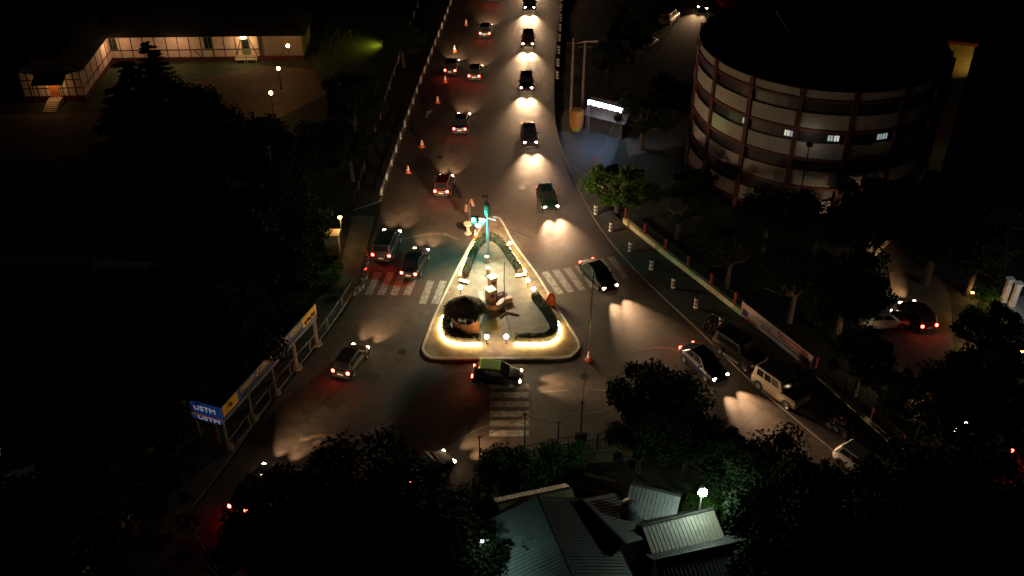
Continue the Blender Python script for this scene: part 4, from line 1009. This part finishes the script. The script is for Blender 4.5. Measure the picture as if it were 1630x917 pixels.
# kiosk wall beside it
kw = thing('gate_pillar', 'dim cream gate block under the warm lamp by the left footpath', 'gate pillar', G(528,402))
MB().box((0, 0, 1.0), (1.6, 1.0, 2.0)).build('block', M_CREAM, kw, bevel=.03); MB().box((0, 0, 2.06), (1.8, 1.2, .12)).build('cap', M_CREAM, kw, bevel=.02)
# spot on the far lawn
gg = G(596,72,0); t = thing('lawn_spotlight', 'small lawn spotlight making a yellow-green pool on the grass', 'spotlight', (gg.x+1.2, gg.y, 0))
MB().tube([(0, 0, 0), (0, 0, .5)], .04, 6).build('stake', M_DMETAL, t); MB().tube([(.05, 0, .5), (-.25, 0, .42)], [.12, .15], 10).build('housing', M_DMETAL, t)
light('lawn_light', 'SPOT', (-.35, 0, 1.2), 330, (.95, .82, .06), t, size=.1, spot=150, blend=1, aim=(-2.2, -.2, 0))
# red frame structure
t = thing('swing_frame', 'dim red metal frame standing left of the lit lawn patch', 'garden frame', G(538,90))
for s in (-1, 1):
    for y in (-3, 0, 3): MB().tube([(s*.9+y*.2, y, 0), (s*.7+y*.2, y, 2.4)], .06, 6).build('post', M_DRED, t)
    MB().tube([(s*.7-.6, -3, 2.4), (s*.7+.6, 3, 2.4)], .06, 6).build('beam', M_DRED, t)

# ================================================================== LIT SIGN BUILDING
gs = G(960,222)
sb = thing('sign_kiosk', 'small gabled kiosk behind the bright white lit sign', 'kiosk', gs+Vector((1.0, 2.6, -.6)), R(-30))
MB().box((0, 0, 1.25), (4.2, 3.2, 2.5)).build('wall', mat('kiosk_wall', (.03, .024, .02), .8), sb)
MB().add([(-2.5, -2.0, 2.5), (2.5, -2.0, 2.5), (2.5, 2.0, 2.5), (-2.5, 2.0, 2.5), (-2.5, 0, 3.9), (2.5, 0, 3.9)], [(0,1,5,4),(2,3,4,5),(1,2,5),(3,0,4),(3,2,1,0)]).build('roof', mat('brown_roof', (.09, .06, .045), .7), sb)
MB().box((0, -1.62, 1.1), (1.0, .06, 1.9)).build('door', M_DMETAL, sb)
sgn = thing('illuminated_sign', 'dazzling white illuminated sign bar beside the right road bend', 'lit sign', gs, R(-32))
lbm = MB().box((0, 0, 3.95), (4.1, .2, .36))
lbm.build('light_box', L_TUBE, sgn, bevel=.1)
lt = MB()
for k in range(13): lt.ball((-1.9+.315*k, -.1, 3.8+.05*(k % 2)), .13, 8, 6)
lt.build('lit_letters', L_TUBE, sgn)
MB().box((0, .14, 3.95), (4.2, .06, .4)).build('backboard', M_DMETAL, sgn)
for s in (-1, 1): MB().tube([(s*1.9, .1, 0), (s*1.9, .1, 4.0)], .06, 8).build('post', M_METAL, sgn); MB().tube([(s*2.0, -.05, 3.7), (s*.9, -2.6, .02)], .02, 5).build('stay', M_METAL, sgn)
light('sign_light', 'AREA', (0, -.6, 3.6), 90, (.35, .55, 1), sgn, size=2.0, aim=(0, -3, 0))
# yellow-orange round stack
p = G(917,208); t = thing('painted_barrel', 'orange and lime striped drum left of the bright sign', 'drum', p)
MB().lathe([(.75, .7), (.8, 2.4), (.7, 2.45), (.01, 2.45)], 18).build('upper_drum', mat('orange_drum', (.35, .14, .03), .6), t); MB().lathe([(.45, 0), (.74, .7)], 18).build('lower_drum', mat('lime_drum', (.3, .35, .05), .6), t)
# utility poles on the right verge
for (gx, gy, yt, lb) in [(908,196,60,'left tall utility pole of the pair above the lit sign'), (926,190,66,'right tall utility pole of the pair above the lit sign')]:
    h = HT(gx, gy, yt); t = thing('utility_pole', lb, 'utility pole', G(gx, gy), 0, 'utility poles by the lit sign')
    MB().tube([(0, 0, 0), (0, 0, h)], [.17, .11], 10).build('pole', mat('pole_concrete', (.17, .13, .11), .8), t)
    MB().tube([(-.7, 0, h-.6), (.7, 0, h-.6)], .05, 6).build('crossarm', M_METAL, t)
    if gx > 915: MB().tube([(-.9, .2, h-.25), (1.2, -.1, h+.15)], [.06, .05], 8).box((.6, 0, h+.02), (1.6, .3, .1)).build('lamp_arm', mat('pale_arm', (.4, .3, .25), .6), t)

# ================================================================== ROUND BUILDING
C0 = Vector((29.7, 92.0, 0)); RB = 11.7; HB = 13.2
rb_ = thing('round_building', 'large round four-storey building with cream panels and red bands', 'building', C0)
M_PANEL = mat('cream_panel', (.32, .29, .26), .85, var=.12, scale=.8)
M_BANDR = mat('dark_red_band', (.10, .02, .018), .7)
NB = 64
def ring(mb, r0, r1, z0, z1, n=NB, a0=0, a1=2*PI): return mb.lathe([(r0, z0), (r1, z0), (r1, z1), (r0, z1), (r0, z0)], n, a0=a0, a1=a1)
pitch = 2.85
ring(MB(), RB-.45, RB-.25, 0, HB-.3).build('core_wall', mat('window_band_dark', (.02, .02, .022), .4), rb_)
MB().lathe([(.01, HB-.9), (RB-.4, HB-.9)], NB).build('roof', M_ROOFD, rb_)
wn_i = 0
for s in range(5):
    zt_ = HB - s*pitch  # top of cream panel band
    ph_ = .75 if s == 0 else 1.45
    ztp = zt_ if s == 0 else zt_-.0
    z1_ = HB if s == 0 else HB-.75-.0-(s-1)*pitch-1.4
    z0_ = max(.02, z1_-ph_)
    if z1_ < .1: continue
    ring(MB(), RB-.2, RB, z0_, z1_).build('panel_band', M_PANEL, rb_)
    ring(MB(), RB-.24, RB+.14, z0_-.26, z0_-.003).build('slab_band', M_BANDR, rb_)
pil = MB()
for k in range(16):
    a = -PI/2+2*PI*k/16; pil.box((math.cos(a)*(RB+.02), math.sin(a)*(RB+.02), HB/2+.1), (.34, .42, HB+.22), rz=a)
pil.build('pilasters', M_DRED, rb_)
lw = [(1187,173,L_WINC),(1253,206,L_WIN),(1261,208,L_WINC),(1324,216,L_WINC),(1333,218,L_WIN),(1398,223,L_WINC),(1407,221,L_WINC)]
for x, y, m in lw:
    # march the sight line onto the drum to find where the window sits
    best = None
    for k in range(-80, 10):
        a = -PI/2+R(k*.9+25); p = C0+Vector((math.cos(a)*(RB-.25), math.sin(a)*(RB-.25), 0))
        for z in [HB-1.4-j*.12 for j in range(80)]:
            q = proj((p.x, p.y, z)); e = (q[0]-x)**2+(q[1]-y)**2
            if best is None or e < best[0]: best = (e, a, z)
    _, a, z = best
    band = min([HB-.75-1.4*.5-k*pitch for k in range(4)], key=lambda q: abs(q-z))-.15
    wn = MB().box((math.cos(a)*(RB-.22), math.sin(a)*(RB-.22), band), (.08, .42, .5), rz=a).build('lit_window', m, rb_)
    MB().box((math.cos(a)*(RB-.17), math.sin(a)*(RB-.17), band), (.02, .04, .5), rz=a).build('mullion', M_DMETAL, wn)
# roof rooms
MB().box((-1.2, 1.0, HB-.9+1.3), (5.0, 4.5, 2.6)).build('roof_room', mat('roof_room_wall', (.16, .12, .11), .8), rb_)
MB().box((-1.2, 1.0, HB+1.75), (5.6, 5.1, .12)).build('roof_room_slab', M_BANDR, rb_)
ring(MB(), 9.2, 9.5, HB-.9, HB+1.3, 24, R(-8), R(58)).build('rear_parapet', M_PANEL, rb_)
# stair tower
tp = thing('stair_tower', 'yellow-lit stair tower with a red top beside the round building', 'tower', C0+Vector((13.4, 0.5, 0)), R(-20))
MB().box((0, 0, 6.7), (2.3, 3.4, 13.4)).build('wall', mat('yellow_plaster', (.46, .34, .12), .85), tp, bevel=.03); MB().box((0, 0, 13.55), (2.7, 3.8, .3)).build('roof_slab', M_RED, tp)
MB().box((-.8, -1.73, 11.0), (.5, .08, 3.2)).build('slot_window', M_DMETAL, tp)
light('tower_light', 'SPOT', (2.0, -3.4, 10.4), 150, (1, .68, .2), tp, size=.2, spot=110, aim=(0, -2, 12.5))
MB().box((1.9, -3.4, 10.25), (.25, .25, .2)).tube([(1.7, -3.3, 10.25), (1.2, -2.0, 10.0)], .04, 6).build('wall_lamp', M_DMETAL, tp)
light('facade_light_green', 'SPOT', (-13.2, -7.0, 6.5), 80, (.72, 1, .38), rb_, size=.4, spot=120, aim=(-11.0, -4.8, 8.0))


fq = G(1262,372)  # pole and floodlight added only to brighten the round facade
t = thing('added_facade_floodlight', 'added slim pole with a floodlight to brighten the round building among the dark trees', 'floodlight', fq)
MB().tube([(0, 0, 0), (0, 0, 9.0)], [.09, .05], 8).build('pole', M_DMETAL, t); MB().box((0, 0, 9.1), (.5, .4, .3)).build('housing', M_DMETAL, t, bevel=.03)
light('added_facade_beam', 'SPOT', (0, .4, 9.0), 34, (1, .84, .68), t, size=.4, spot=150, aim=(4, 9, 6.5))
# ================================================================== HOUSES AT THE BOTTOM
def gable(name, label, r0, r1, zr, ze, hl, hr, ml, mr, wallm, ribs=True, cat='house'):
    a = G(*r0, zr); b = G(*r1, zr); d = (b-a); L = d.length; d.normalize(); n = Vector((-d.y, d.x, 0))
    t = thing(name, label, cat, (a.x, a.y, 0))
    P = lambda s, o, z: d*s+n*o+Vector((0, 0, z))
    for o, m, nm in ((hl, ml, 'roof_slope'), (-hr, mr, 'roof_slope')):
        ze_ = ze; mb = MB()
        mb.add([P(-.3, 0, zr), P(L+.3, 0, zr), P(L+.3, o, ze_), P(-.3, o, ze_), P(-.3, 0, zr-.1), P(L+.3, 0, zr-.1), P(L+.3, o, ze_-.1), P(-.3, o, ze_-.1)], [(0,1,2,3),(7,6,5,4),(0,3,7,4),(1,5,6,2),(3,2,6,7)] )
        if ribs:
            k = 0.0
            while k < L: mb.tube([P(k, 0, zr+.012), P(k, o, ze_+.012)], .022, 5); k += .24
        mb.build(nm, m, t)
    MB().tube([P(-.3, 0, zr+.03), P(L+.3, 0, zr+.03)], .09, 6).build('ridge_cap', ml, t)
    wl = MB(); wl.add([P(.2, hl-.5, 0), P(L-.2, hl-.5, 0), P(L-.2, -hr+.5, 0), P(.2, -hr+.5, 0), P(.2, hl-.5, ze-.05), P(L-.2, hl-.5, ze-.05), P(L-.2, -hr+.5, ze-.05), P(.2, -hr+.5, ze-.05), P(.2, 0, zr-.2), P(L-.2, 0, zr-.2)],
        [(0,1,5,4),(2,3,7,6),(1,2,6,9,5),(3,0,4,8,7)]); wl.build('wall', wallm, t)
    for s in (.3, .7):
        wn = MB().box(tuple(P(L*s, -hr+.48, 1.7)), (1.1, .08, 1.1), rz=math.atan2(d.y, d.x)).build('window', M_WHITE, t); MB().box(tuple(P(L*s, -hr+.43, 1.7)), (.9, .04, .9), rz=math.atan2(d.y, d.x)).build('pane', M_GLASS, wn)
    return t
gable('metal_roofed_house', 'large house with a pale teal metal roof slope at the bottom centre', (859,795), (922,945), 5.2, 3.9, -3.9, 3.3-.0, M_ROOFT, M_ROOFD, M_CREAM) if False else None
def house2(name, label, r0, r1, zr, ze, wl_, wr_, mL, mR, wm):
    # left/right as seen in the photo
    a = G(*r0, zr); b = G(*r1, zr); d = (b-a).normalized(); n = Vector((-d.y, d.x, 0))
    if n.x > 0: return gable(name, label, r0, r1, zr, ze, wr_, wl_, mR, mL, wm)
    return gable(name, label, r0, r1, zr, ze, wl_, wr_, mL, mR, wm)
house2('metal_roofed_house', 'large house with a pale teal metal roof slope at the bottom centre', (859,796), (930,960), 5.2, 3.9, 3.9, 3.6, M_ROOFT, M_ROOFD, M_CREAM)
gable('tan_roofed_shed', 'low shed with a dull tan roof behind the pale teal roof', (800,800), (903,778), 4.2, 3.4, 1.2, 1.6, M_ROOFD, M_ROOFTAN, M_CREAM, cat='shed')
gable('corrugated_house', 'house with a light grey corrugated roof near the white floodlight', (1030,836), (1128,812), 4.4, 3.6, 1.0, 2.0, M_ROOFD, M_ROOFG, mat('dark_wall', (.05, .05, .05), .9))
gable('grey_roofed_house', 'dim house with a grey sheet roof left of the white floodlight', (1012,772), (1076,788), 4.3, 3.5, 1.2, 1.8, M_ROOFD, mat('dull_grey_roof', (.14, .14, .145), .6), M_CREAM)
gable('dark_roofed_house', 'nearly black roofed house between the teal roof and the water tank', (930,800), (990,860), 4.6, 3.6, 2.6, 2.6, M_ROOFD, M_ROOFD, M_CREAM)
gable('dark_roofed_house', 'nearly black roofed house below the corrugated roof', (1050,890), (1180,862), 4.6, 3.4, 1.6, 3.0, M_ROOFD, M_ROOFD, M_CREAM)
p = G(950,826,3.3); t = thing('lean_to_shed', 'small shed with a pale tan flat roof among the dark roofs', 'shed', (p.x, p.y, 0), R(-8))
MB().box((0, 0, 1.6), (1.7, 1.1, 3.2)).build('wall', M_CREAM, t); MB().box((0, 0, 3.3), (2.0, 1.4, .08)).build('roof', M_ROOFTAN, t)
p = G(1001,810,4.4); t = thing('water_tank', 'dark domed water tank on a stand between the dark roofs', 'water tank', (p.x, p.y, 0))
MB().lathe([(.55, 3.6), (.55, 4.6), (.45, 4.85), (.2, 4.98), (.01, 5.0)], 18).build('tank', M_BLACK, t, smooth=False)
for sx in (-.4, .4):
    for sy in (-.4, .4): MB().tube([(sx, sy, 0), (sx, sy, 3.6)], .05, 6).build('leg', M_METAL, t)
MB().box((0, 0, 3.55), (1.2, 1.2, .1)).build('platform', M_METAL, t)
p = G(1052,838); t = thing('white_wall_panel', 'pale garden wall panel left of the corrugated roof', 'wall', p)
MB().box((0, 0, 1.4), (1.7, .16, 2.8)).build('panel', M_WHITE, t); MB().box((0, 0, 2.84), (1.85, .28, .08)).build('coping', M_WHITE, t)
# white floodlight
p = G(1118,780,6.2); t = thing('floodlight', 'dazzling cool white floodlight on a pole over the lower garden', 'floodlight', (p.x, p.y, 0))
MB().tube([(0, 0, 0), (0, 0, 6.1)], [.08, .05], 8).build('pole', M_METAL, t); MB().box((0, .04, 6.2), (.4, .2, .3)).build('housing', M_DMETAL, t, bevel=.03)
MB().ball((0, -.2, 6.2), .27, 14, 9, (1, .6, 1)).build('lamp_lens', L_FLOOD, t, smooth=True)
light('flood_beam', 'POINT', (0, -.6, 6.0), 300, (.62, 1, .72), t, size=.15)
p = G(764,866,6.2); p.z = 0; t = thing('lamp_post', 'added cool lamp post lighting the pale teal roof from between the black trees', 'lamp post', p); MB().tube([(0, 0, 0), (0, 0, 6.4)], .05, 8).build('post', M_DMETAL, t); MB().box((.1, 0, 6.42), (.22, .14, .08)).build('lamp_head', lamp_mat('cool_glow', (.8, .95, 1), 4), t); light('lamp_light', 'POINT', (.3, 0, 6.3), 60, (.72, .95, .9), t, size=.15)  # lamp post added among the crowns to light the teal roof
# poles with wires along the curved fence
cps = [(764,742,691),(835,737,655),(888,716,668),(924,702,636)]
tops = []
for i, (x, y, yt) in enumerate(cps):
    h = HT(x, y, yt)-.12; lb = ['leftmost thin pole of the four along the curved fence', 'second thin pole from the left along the curved fence', 'third thin pole from the left along the curved fence', 'tallest thin pole carrying a black box by the lower trees'][i]
    t = thing('wire_pole', lb, 'pole', G(x, y, .12), 0, 'thin poles along the curved fence'); MB().tube([(0, 0, 0), (0, 0, h)], [.055, .04], 8).build('shaft', M_DMETAL, t)
    MB().box((0, 0, h-.15), (.34, .06, .06)).build('crossarm', M_DMETAL, t)
    if i == 3: MB().box((0, -.08, .45), (.85, .3, .8)).build('control_box', M_BLACK, t, bevel=.03)
    q = G(x, y, .12); tops.append(Vector((q.x, q.y, h)))
for i, (a, b) in enumerate(zip(tops, tops[1:])): cable(a, b, .25, ['sagging wire between the two leftmost fence poles', 'sagging wire between the middle fence poles', 'sagging wire up to the tallest fence pole'][i])
mt = Vector((mp.x, mp.y, mh+.1))
cable(mt+Vector((.2, 0, 0)), G(850,384,.3)+Vector((0, 0, .3)), .15, 'cable running right from the signal mast')
cable(tops[3], G(945,430,8.0), .5, 'thin wire rising from the tallest fence pole over the junction')
t = thing('wire_pole', 'very thin tall pole at the right crosswalk carrying the junction wire', 'pole', (G(945,430,8.0).x, G(945,430,8.0).y, .02)); MB().tube([(0, 0, 0), (0, 0, 8.1)], [.05, .03], 8).build('shaft', M_DMETAL, t)

# triangular sign lower right
p = G(1470,722); t = thing('warning_sign', 'white triangular board with an orange mark behind the lower right wall', 'sign', p, R(-25))
MB().tube([(-.75, 0, 0), (-.75, 0, 3.0)], .05, 6).build('post', M_METAL, t)
MB().add([(-.7, 0, .6), (.9, 0, .9), (-.1, 0, 2.5), (-.7, .06, .6), (.9, .06, .9), (-.1, .06, 2.5)], [(0,1,2),(5,4,3),(0,3,4,1),(1,4,5,2),(2,5,3,0)]).build('board', M_WHITE, t)
MB().box((.1, -.02, 1.15), (.75, .03, .42)).build('orange_mark', M_SIGNO, t)
# lower-left blue-white and yellow scraps: market stalls by the wall
for px, lb, m, s in [((228,750), 'dim green cloth canopy in the dark lower left', mat('dull_green_cloth', (.15, .17, .03), .8), 1.2), ((290,684), 'small bright green canopy beside the end of the long shelter', mat('green_cloth', (.12, .3, .03), .7), .7), ((20,730), 'pale blue sheet canopy at the far left edge', mat('pale_blue_cloth', (.3, .42, .45), .6), 1.7), ((221,806), 'yellow cloth canopy above the retaining wall', mat('yellow_cloth', (.6, .4, .1), .7), .8)]:
    t = thing('canopy', lb, 'canopy', G(*px), R(random.uniform(-30, 30)), 'small canopies in the dark lower left')
    MB().add([(-s, -s, 1.9), (s, -s, 1.9), (s, s, 2.1), (-s, s, 2.1), (0, 0, 2.5)], [(0,1,4),(1,2,4),(2,3,4),(3,0,4)]).build('cloth', m, t)
    for sx in (-1, 1):
        for sy in (-1, 1): MB().tube([(sx*s*.95, sy*s*.95, 0), (sx*s*.95, sy*s*.95, 1.95)], .03, 5).build('pole', M_METAL, t)
t = thing('lamp_post', 'cool white lamp at the far left edge over the pale blue canopy', 'lamp post', G(-8,770)); MB().tube([(0, 0, 0), (0, 0, 4)], .06, 8).build('post', M_METAL, t); MB().box((.3, 0, 4.05), (.7, .2, .1)).build('lamp_head', lamp_mat('cool_glow', (.8, .95, 1), 4), t); light('lamp_light', 'POINT', (.3, 0, 3.7), 60, (.8, .95, 1), t, size=.1)

# garden lamps, right edge
g2 = thing('path_lamp', 'x', 'garden lamp')
MB().lathe([(.08, 0), (.05, .05), (.04, .6), (.01, .62)], 8).build('post', M_DMETAL, g2); MB().box((0, 0, .68), (.3, .18, .12)).build('lamp_head', L_GARDEN, g2, bevel=.03)
light('path_light', 'POINT', (0, -.2, .9), 26, (1, .6, .22), g2, size=.08)
for px, lb in [((1549,466), 'topmost garden lamp at the right edge'), ((1585,490), 'garden lamp beside the pale paved yard'), ((1539,503), 'garden lamp left of the dark round bush'), ((1545,540), 'garden lamp below and left of the dark round bush'), ((1627,560), 'garden lamp at the very right edge under the yard')]:
    gg = G(*px, .68); place(g2, (gg.x, gg.y, 0), R(-15), lb, 'garden lamps at the right edge')
t = thing('yard_lamp', 'cool lamp post over the pale paved yard beyond the right edge', 'lamp post', G(1650,540)); MB().tube([(0, 0, 0), (0, 0, 5)], .07, 8).build('post', M_METAL, t); MB().box((0, 0, 5.05), (.6, .3, .1)).build('lamp_head', lamp_mat('cool_glow', (.8, .95, 1), 4), t); light('yard_light', 'POINT', (0, 0, 4.6), 420, (.85, .92, 1), t, size=.2)
for px, lb in [((1597,430), 'pale pillar left of its twin behind the yard'), ((1610,437), 'pale pillar right of its twin behind the yard')]:
    t = thing('gate_pillar', lb, 'gate pillar', G(*px[:1], px[1]+50), 0, 'pale pillars behind the yard'); MB().box((0, 0, 1.1), (.4, .4, 2.2)).build('shaft', M_WHITE, t); MB().box((0, 0, 2.26), (.6, .6, .14)).build('cap', M_WHITE, t)

# ================================================================== TREES
def make_tree(name, kind, Rc, Ht, nleaf, leaf, m, seed, cat='tree'):
    rnd = random.Random(seed); t = thing(name, 'x', cat)
    tk = MB(); th0 = Ht*(.38 if kind != 'cedar' else .97)
    lean = Vector((rnd.uniform(-.05, .05), rnd.uniform(-.05, .05), 0))
    tk.tube([Vector((0, 0, -.15)), lean*th0*.5+Vector((0, 0, th0*.5)), lean*th0+Vector((0, 0, th0))], [.055*Rc+.12, .045*Rc+.08, (.035*Rc+.05) if kind != 'cedar' else .04], 9)
    cl = []
    if kind == 'round':
        for k in range(38):
            a = rnd.uniform(0, 2*PI); rr = Rc*.9*math.sqrt(rnd.random()); z = Ht*.42+(Ht*.5)*rnd.random()*math.sqrt(max(.05, 1-(rr/Rc)**2))
            cl.append((Vector((rr*math.cos(a), rr*math.sin(a), z)), Rc*rnd.choice([.14, .18, .24, .32]), rnd.uniform(.6, 1.0)))
    elif kind == 'cedar':
        for k in range(13):
            z = Ht*(.25+.72*k/12); rr = Rc*(1-.82*k/12)
            for j in range(6 if k < 9 else 4):
                a = 2*PI*j/6+k*1.1+rnd.uniform(-.25, .25)
                for f in (.35, .65, .95): cl.append((Vector((rr*f*math.cos(a), rr*f*math.sin(a), z-.25*f)), rr*.2+.15, .28))
    elif kind == 'sparse':
        for k in range(20):
            a = rnd.uniform(0, 2*PI); rr = Rc*rnd.uniform(.3, 1); z = Ht*(.45+.5*rnd.random())
            cl.append((Vector((rr*math.cos(a), rr*math.sin(a), z)), Rc*.2, .8))
    elif kind == 'shrub':
        for k in range(12):
            a = rnd.uniform(0, 2*PI); rr = Rc*.7*math.sqrt(rnd.random()); cl.append((Vector((rr*math.cos(a), rr*math.sin(a), Ht*(.3+.45*rnd.random()))), Rc*.38, .9))
    top = lean*th0+Vector((0, 0, th0))
    for c, r, q in cl:
        st_ = top if kind != 'cedar' else Vector((0, 0, c.z+.1))
        if kind == 'shrub': st_ = Vector((0, 0, .1))
        tk.tube([st_, st_.lerp(c, .5)+Vector((0, 0, -.08*Rc if kind != 'cedar' else 0)), c], [.03*Rc+.03, .018*Rc+.015, .012], 5)
    tk.build('trunk', M_BARK, t)
    lf = MB(); per = max(8, nleaf//len(cl))
    for c, r, q in cl:
        for _ in range(per):
            d = Vector([rnd.gauss(0, 1) for _ in '123']); d.normalize(); d *= r*(rnd.random()**.42)*rnd.uniform(.8, 1.15); d.z *= q
            p = c+d; u = Vector([rnd.gauss(0, 1) for _ in '123']).normalized(); v = u.cross(Vector([rnd.gauss(0, 1) for _ in '123'])).normalized()
            s = leaf*rnd.uniform(.6, 1.3); lf.quad(p-u*s, p-v*s*.45, p+u*s, p+v*s*.45)
    lf.build('crown', m, t)
    return t
T1 = make_tree('broadleaf_tree', 'round', 4.2, 8.5, 19000, .15, M_LEAFD, 1)
T2 = make_tree('broadleaf_tree', 'round', 3.2, 7.0, 13000, .13, M_LEAFD, 2)
T3 = make_tree('conifer_tree', 'cedar', 4.6, 12.0, 15000, .15, M_LEAFD, 3)
T4 = make_tree('sparse_tree', 'sparse', 3.6, 8.0, 4200, .13, M_LEAFD, 4)
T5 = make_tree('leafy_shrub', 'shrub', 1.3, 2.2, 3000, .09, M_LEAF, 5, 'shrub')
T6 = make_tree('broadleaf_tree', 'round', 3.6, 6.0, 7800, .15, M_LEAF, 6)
def tree(pr, px, label, sc_=1.0, rz=None, group='dark trees around the junction', hz=.5):
    """px is where the middle of the crown shows"""
    H = {T1: 8.5, T2: 7.0, T3: 12.0, T4: 8.0, T5: 2.2, T6: 6.0}[pr] if not isinstance(pr, str) else 6
    g = G(px[0], px[1], H*sc_*.62); place(pr, (g.x, g.y, 0), rz if rz is not None else random.uniform(0, 6.28), label, group, sc_)
for pr, px, lb, s in [
 (T1, (560,800), 'big black tree that covers the lower left end of the red curve', 1.25), (T2, (500,775), 'dark tree left of the big black tree at the bottom', .95), (T1, (470,870), 'black tree at the bottom left of centre', 1.1),
 (T1, (620,880), 'black tree at the bottom below the red curve', 1.15), (T2, (740,845), 'rounded black tree left of the pale teal roof', .85), (T2, (808,905), 'low black tree in front of the pale teal roof', .75), (T4, (345,885), 'sparse tree at lower left with red road showing through', 1.0),
 (T1, (690,905), 'black tree at the bottom edge left of the teal roof', .9),
 (T1, (1050,645), 'dark tree covering the right end of the red curve', .95), (T2, (1100,690), 'dark tree just right of the tree on the red curve', .85), (T2, (1020,700), 'low dark tree in front of the red curve end', .7), (T2, (1150,735), 'dark tree above the white floodlight', .9),
 (T1, (1240,775), 'dark tree right of the white floodlight', .95), (T6, (1148,800), 'vivid green tree lit from above by the white floodlight', .62), (T1, (1290,840), 'black tree at the bottom right below the road', 1.1), (T2, (1295,765), 'dark tree left of the half hidden white hatchback', .6), (T1, (1475,815), 'big black tree below the triangular sign', 1.2), (T1, (1540,830), 'big black tree near the bottom right corner', 1.3), (T1, (1400,880), 'black tree at the bottom edge right of centre', 1.2), (T2, (1250,890), 'black tree at the bottom edge right of the roofs', 1.0), (T1, (1620,900), 'black tree in the bottom right corner', 1.2),
 (T3, (243,110), 'tall dark conifer whose branches cross the lit white house', .72), (T3, (215,185), 'tall dark conifer below the one crossing the white house', 1.2), (T1, (290,180), 'dark tree right of the tall conifers', 1.2), (T1, (360,230), 'dark tree below the three garden lamps', 1.25), (T1, (240,290), 'dark tree in the upper left garden below the conifers', 1.3), (T1, (120,330), 'dark tree at the left above the low garden wall', 1.2), (T3, (430,280), 'dark conifer right of the garden trees', 1.0), (T1, (480,240), 'faintly lit tree left of the thin rail fence', 1.0), (T1, (330,370), 'dark tree in the middle of the left garden', 1.3), (T2, (555,225), 'dark tree touching the thin rail fence', 1.0), (T1, (435,355), 'dark tree left of the warm post lamp', 1.0), (T2, (492,405), 'tree lit warmly under the post lamp', .6),
 (T1, (420,430), 'dark tree left of the cream gate block', 1.0), (T1, (330,520), 'dark tree behind the long blue shelter', 1.2), (T2, (400,520), 'dark tree touching the shelter roof', .9), (T1, (230,600), 'dark tree left of the blue shelter end', 1.2), (T1, (120,560), 'dark tree in the middle of the left edge', 1.2), (T1, (50,650), 'dark tree above the pale blue canopy', 1.0), (T2, (140,760), 'dark tree in the lower left corner area', 1.1), (T1, (40,850), 'dark tree in the bottom left corner', 1.2), (T2, (240,770), 'dark tree below the shelter end', .8), (T4, (270,700), 'sparse tree left of the red and white boards', .8),
 (T1, (60,40), 'dark tree behind the timber annex', 1.2), (T1, (560,150), 'dark tree below the lit lawn patch', .9), (T2, (640,60), 'dark tree between the lit lawn and the rail fence', .9),
 (T6, (985,285), 'bright green leafy tree lit beside the sign forecourt', .95), (T2, (1025,180), 'dark tree right of the bright white sign', .95), (T2, (1070,150), 'dark tree between the sign and the round building', .9), (T4, (1085,320), 'bare reddish tree behind the cream wall, upper', .8), (T4, (1165,395), 'bare reddish tree behind the cream wall, lower', .8), (T2, (1110,290), 'dark tree left of the round building foot', .7), (T1, (1225,335), 'dark tree hiding the round building foot', .8), (T1, (1310,350), 'dark tree in front of the round building', .8), (T1, (1400,330), 'dark tree right in front of the round building', 1.0), (T4, (1270,440), 'sparse tree behind the pale banner', .9), (T1, (1350,460), 'dark tree in the slope above the pale banner', 1.0), (T2, (1375,570), 'dark tree left of the right side road', .8), (T2, (1425,620), 'dark tree above the triangular sign', .7), (T1, (1500,350), 'dark tree right of the round building', 1.2), (T1, (1590,300), 'dark tree at the right edge below the tower', 1.3), (T2, (1560,400), 'dark tree above the garden lamps', 1.0), (T2, (1580,525), 'dark round bush between the garden lamps', .9), (T2, (1500,640), 'dark tree between the two red-lit cars', 1.0), (T1, (1600,620), 'dark tree at the right edge below the yard', 1.0), (T3, (1590,110), 'dark conifer at the upper right edge', 1.2),
 (T1, (1010,40), 'dark tree left of the cars parked on the drive', .9), (T2, (970,90), 'dark tree behind the utility poles', .8)]:
    tree(pr, px, lb, s)
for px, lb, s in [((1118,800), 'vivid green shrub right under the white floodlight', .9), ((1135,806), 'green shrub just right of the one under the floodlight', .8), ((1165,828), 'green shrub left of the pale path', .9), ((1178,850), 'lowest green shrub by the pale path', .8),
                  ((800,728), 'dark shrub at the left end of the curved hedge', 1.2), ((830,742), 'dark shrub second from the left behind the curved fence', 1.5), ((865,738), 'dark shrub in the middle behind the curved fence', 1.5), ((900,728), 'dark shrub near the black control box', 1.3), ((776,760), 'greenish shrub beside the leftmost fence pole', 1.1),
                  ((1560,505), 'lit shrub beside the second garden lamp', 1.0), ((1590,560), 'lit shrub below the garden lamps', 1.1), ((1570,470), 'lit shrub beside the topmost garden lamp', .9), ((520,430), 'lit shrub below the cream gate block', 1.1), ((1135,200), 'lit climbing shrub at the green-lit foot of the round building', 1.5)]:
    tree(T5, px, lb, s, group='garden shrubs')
# terraces: curved garden steps
for k, px in enumerate([[(800,790),(860,765),(920,762),(980,775)], [(815,800),(870,778),(920,776),(965,786)]]):
    ln = catmull(gl(px), .5); b0 = ln[0]; o = ribbon(MB(), [p-b0 for p in ln], .3, 0, .5-.15*k).build('terrace_edge', M_KERB); o.location = (b0.x, b0.y, 0)
    setp(o, ['upper curved stone edge in the dark lower garden', 'lower curved stone edge in the dark lower garden'][k], 'garden edging')
for p_ in [T1, T2, T3, T4, T5, T6]: pass
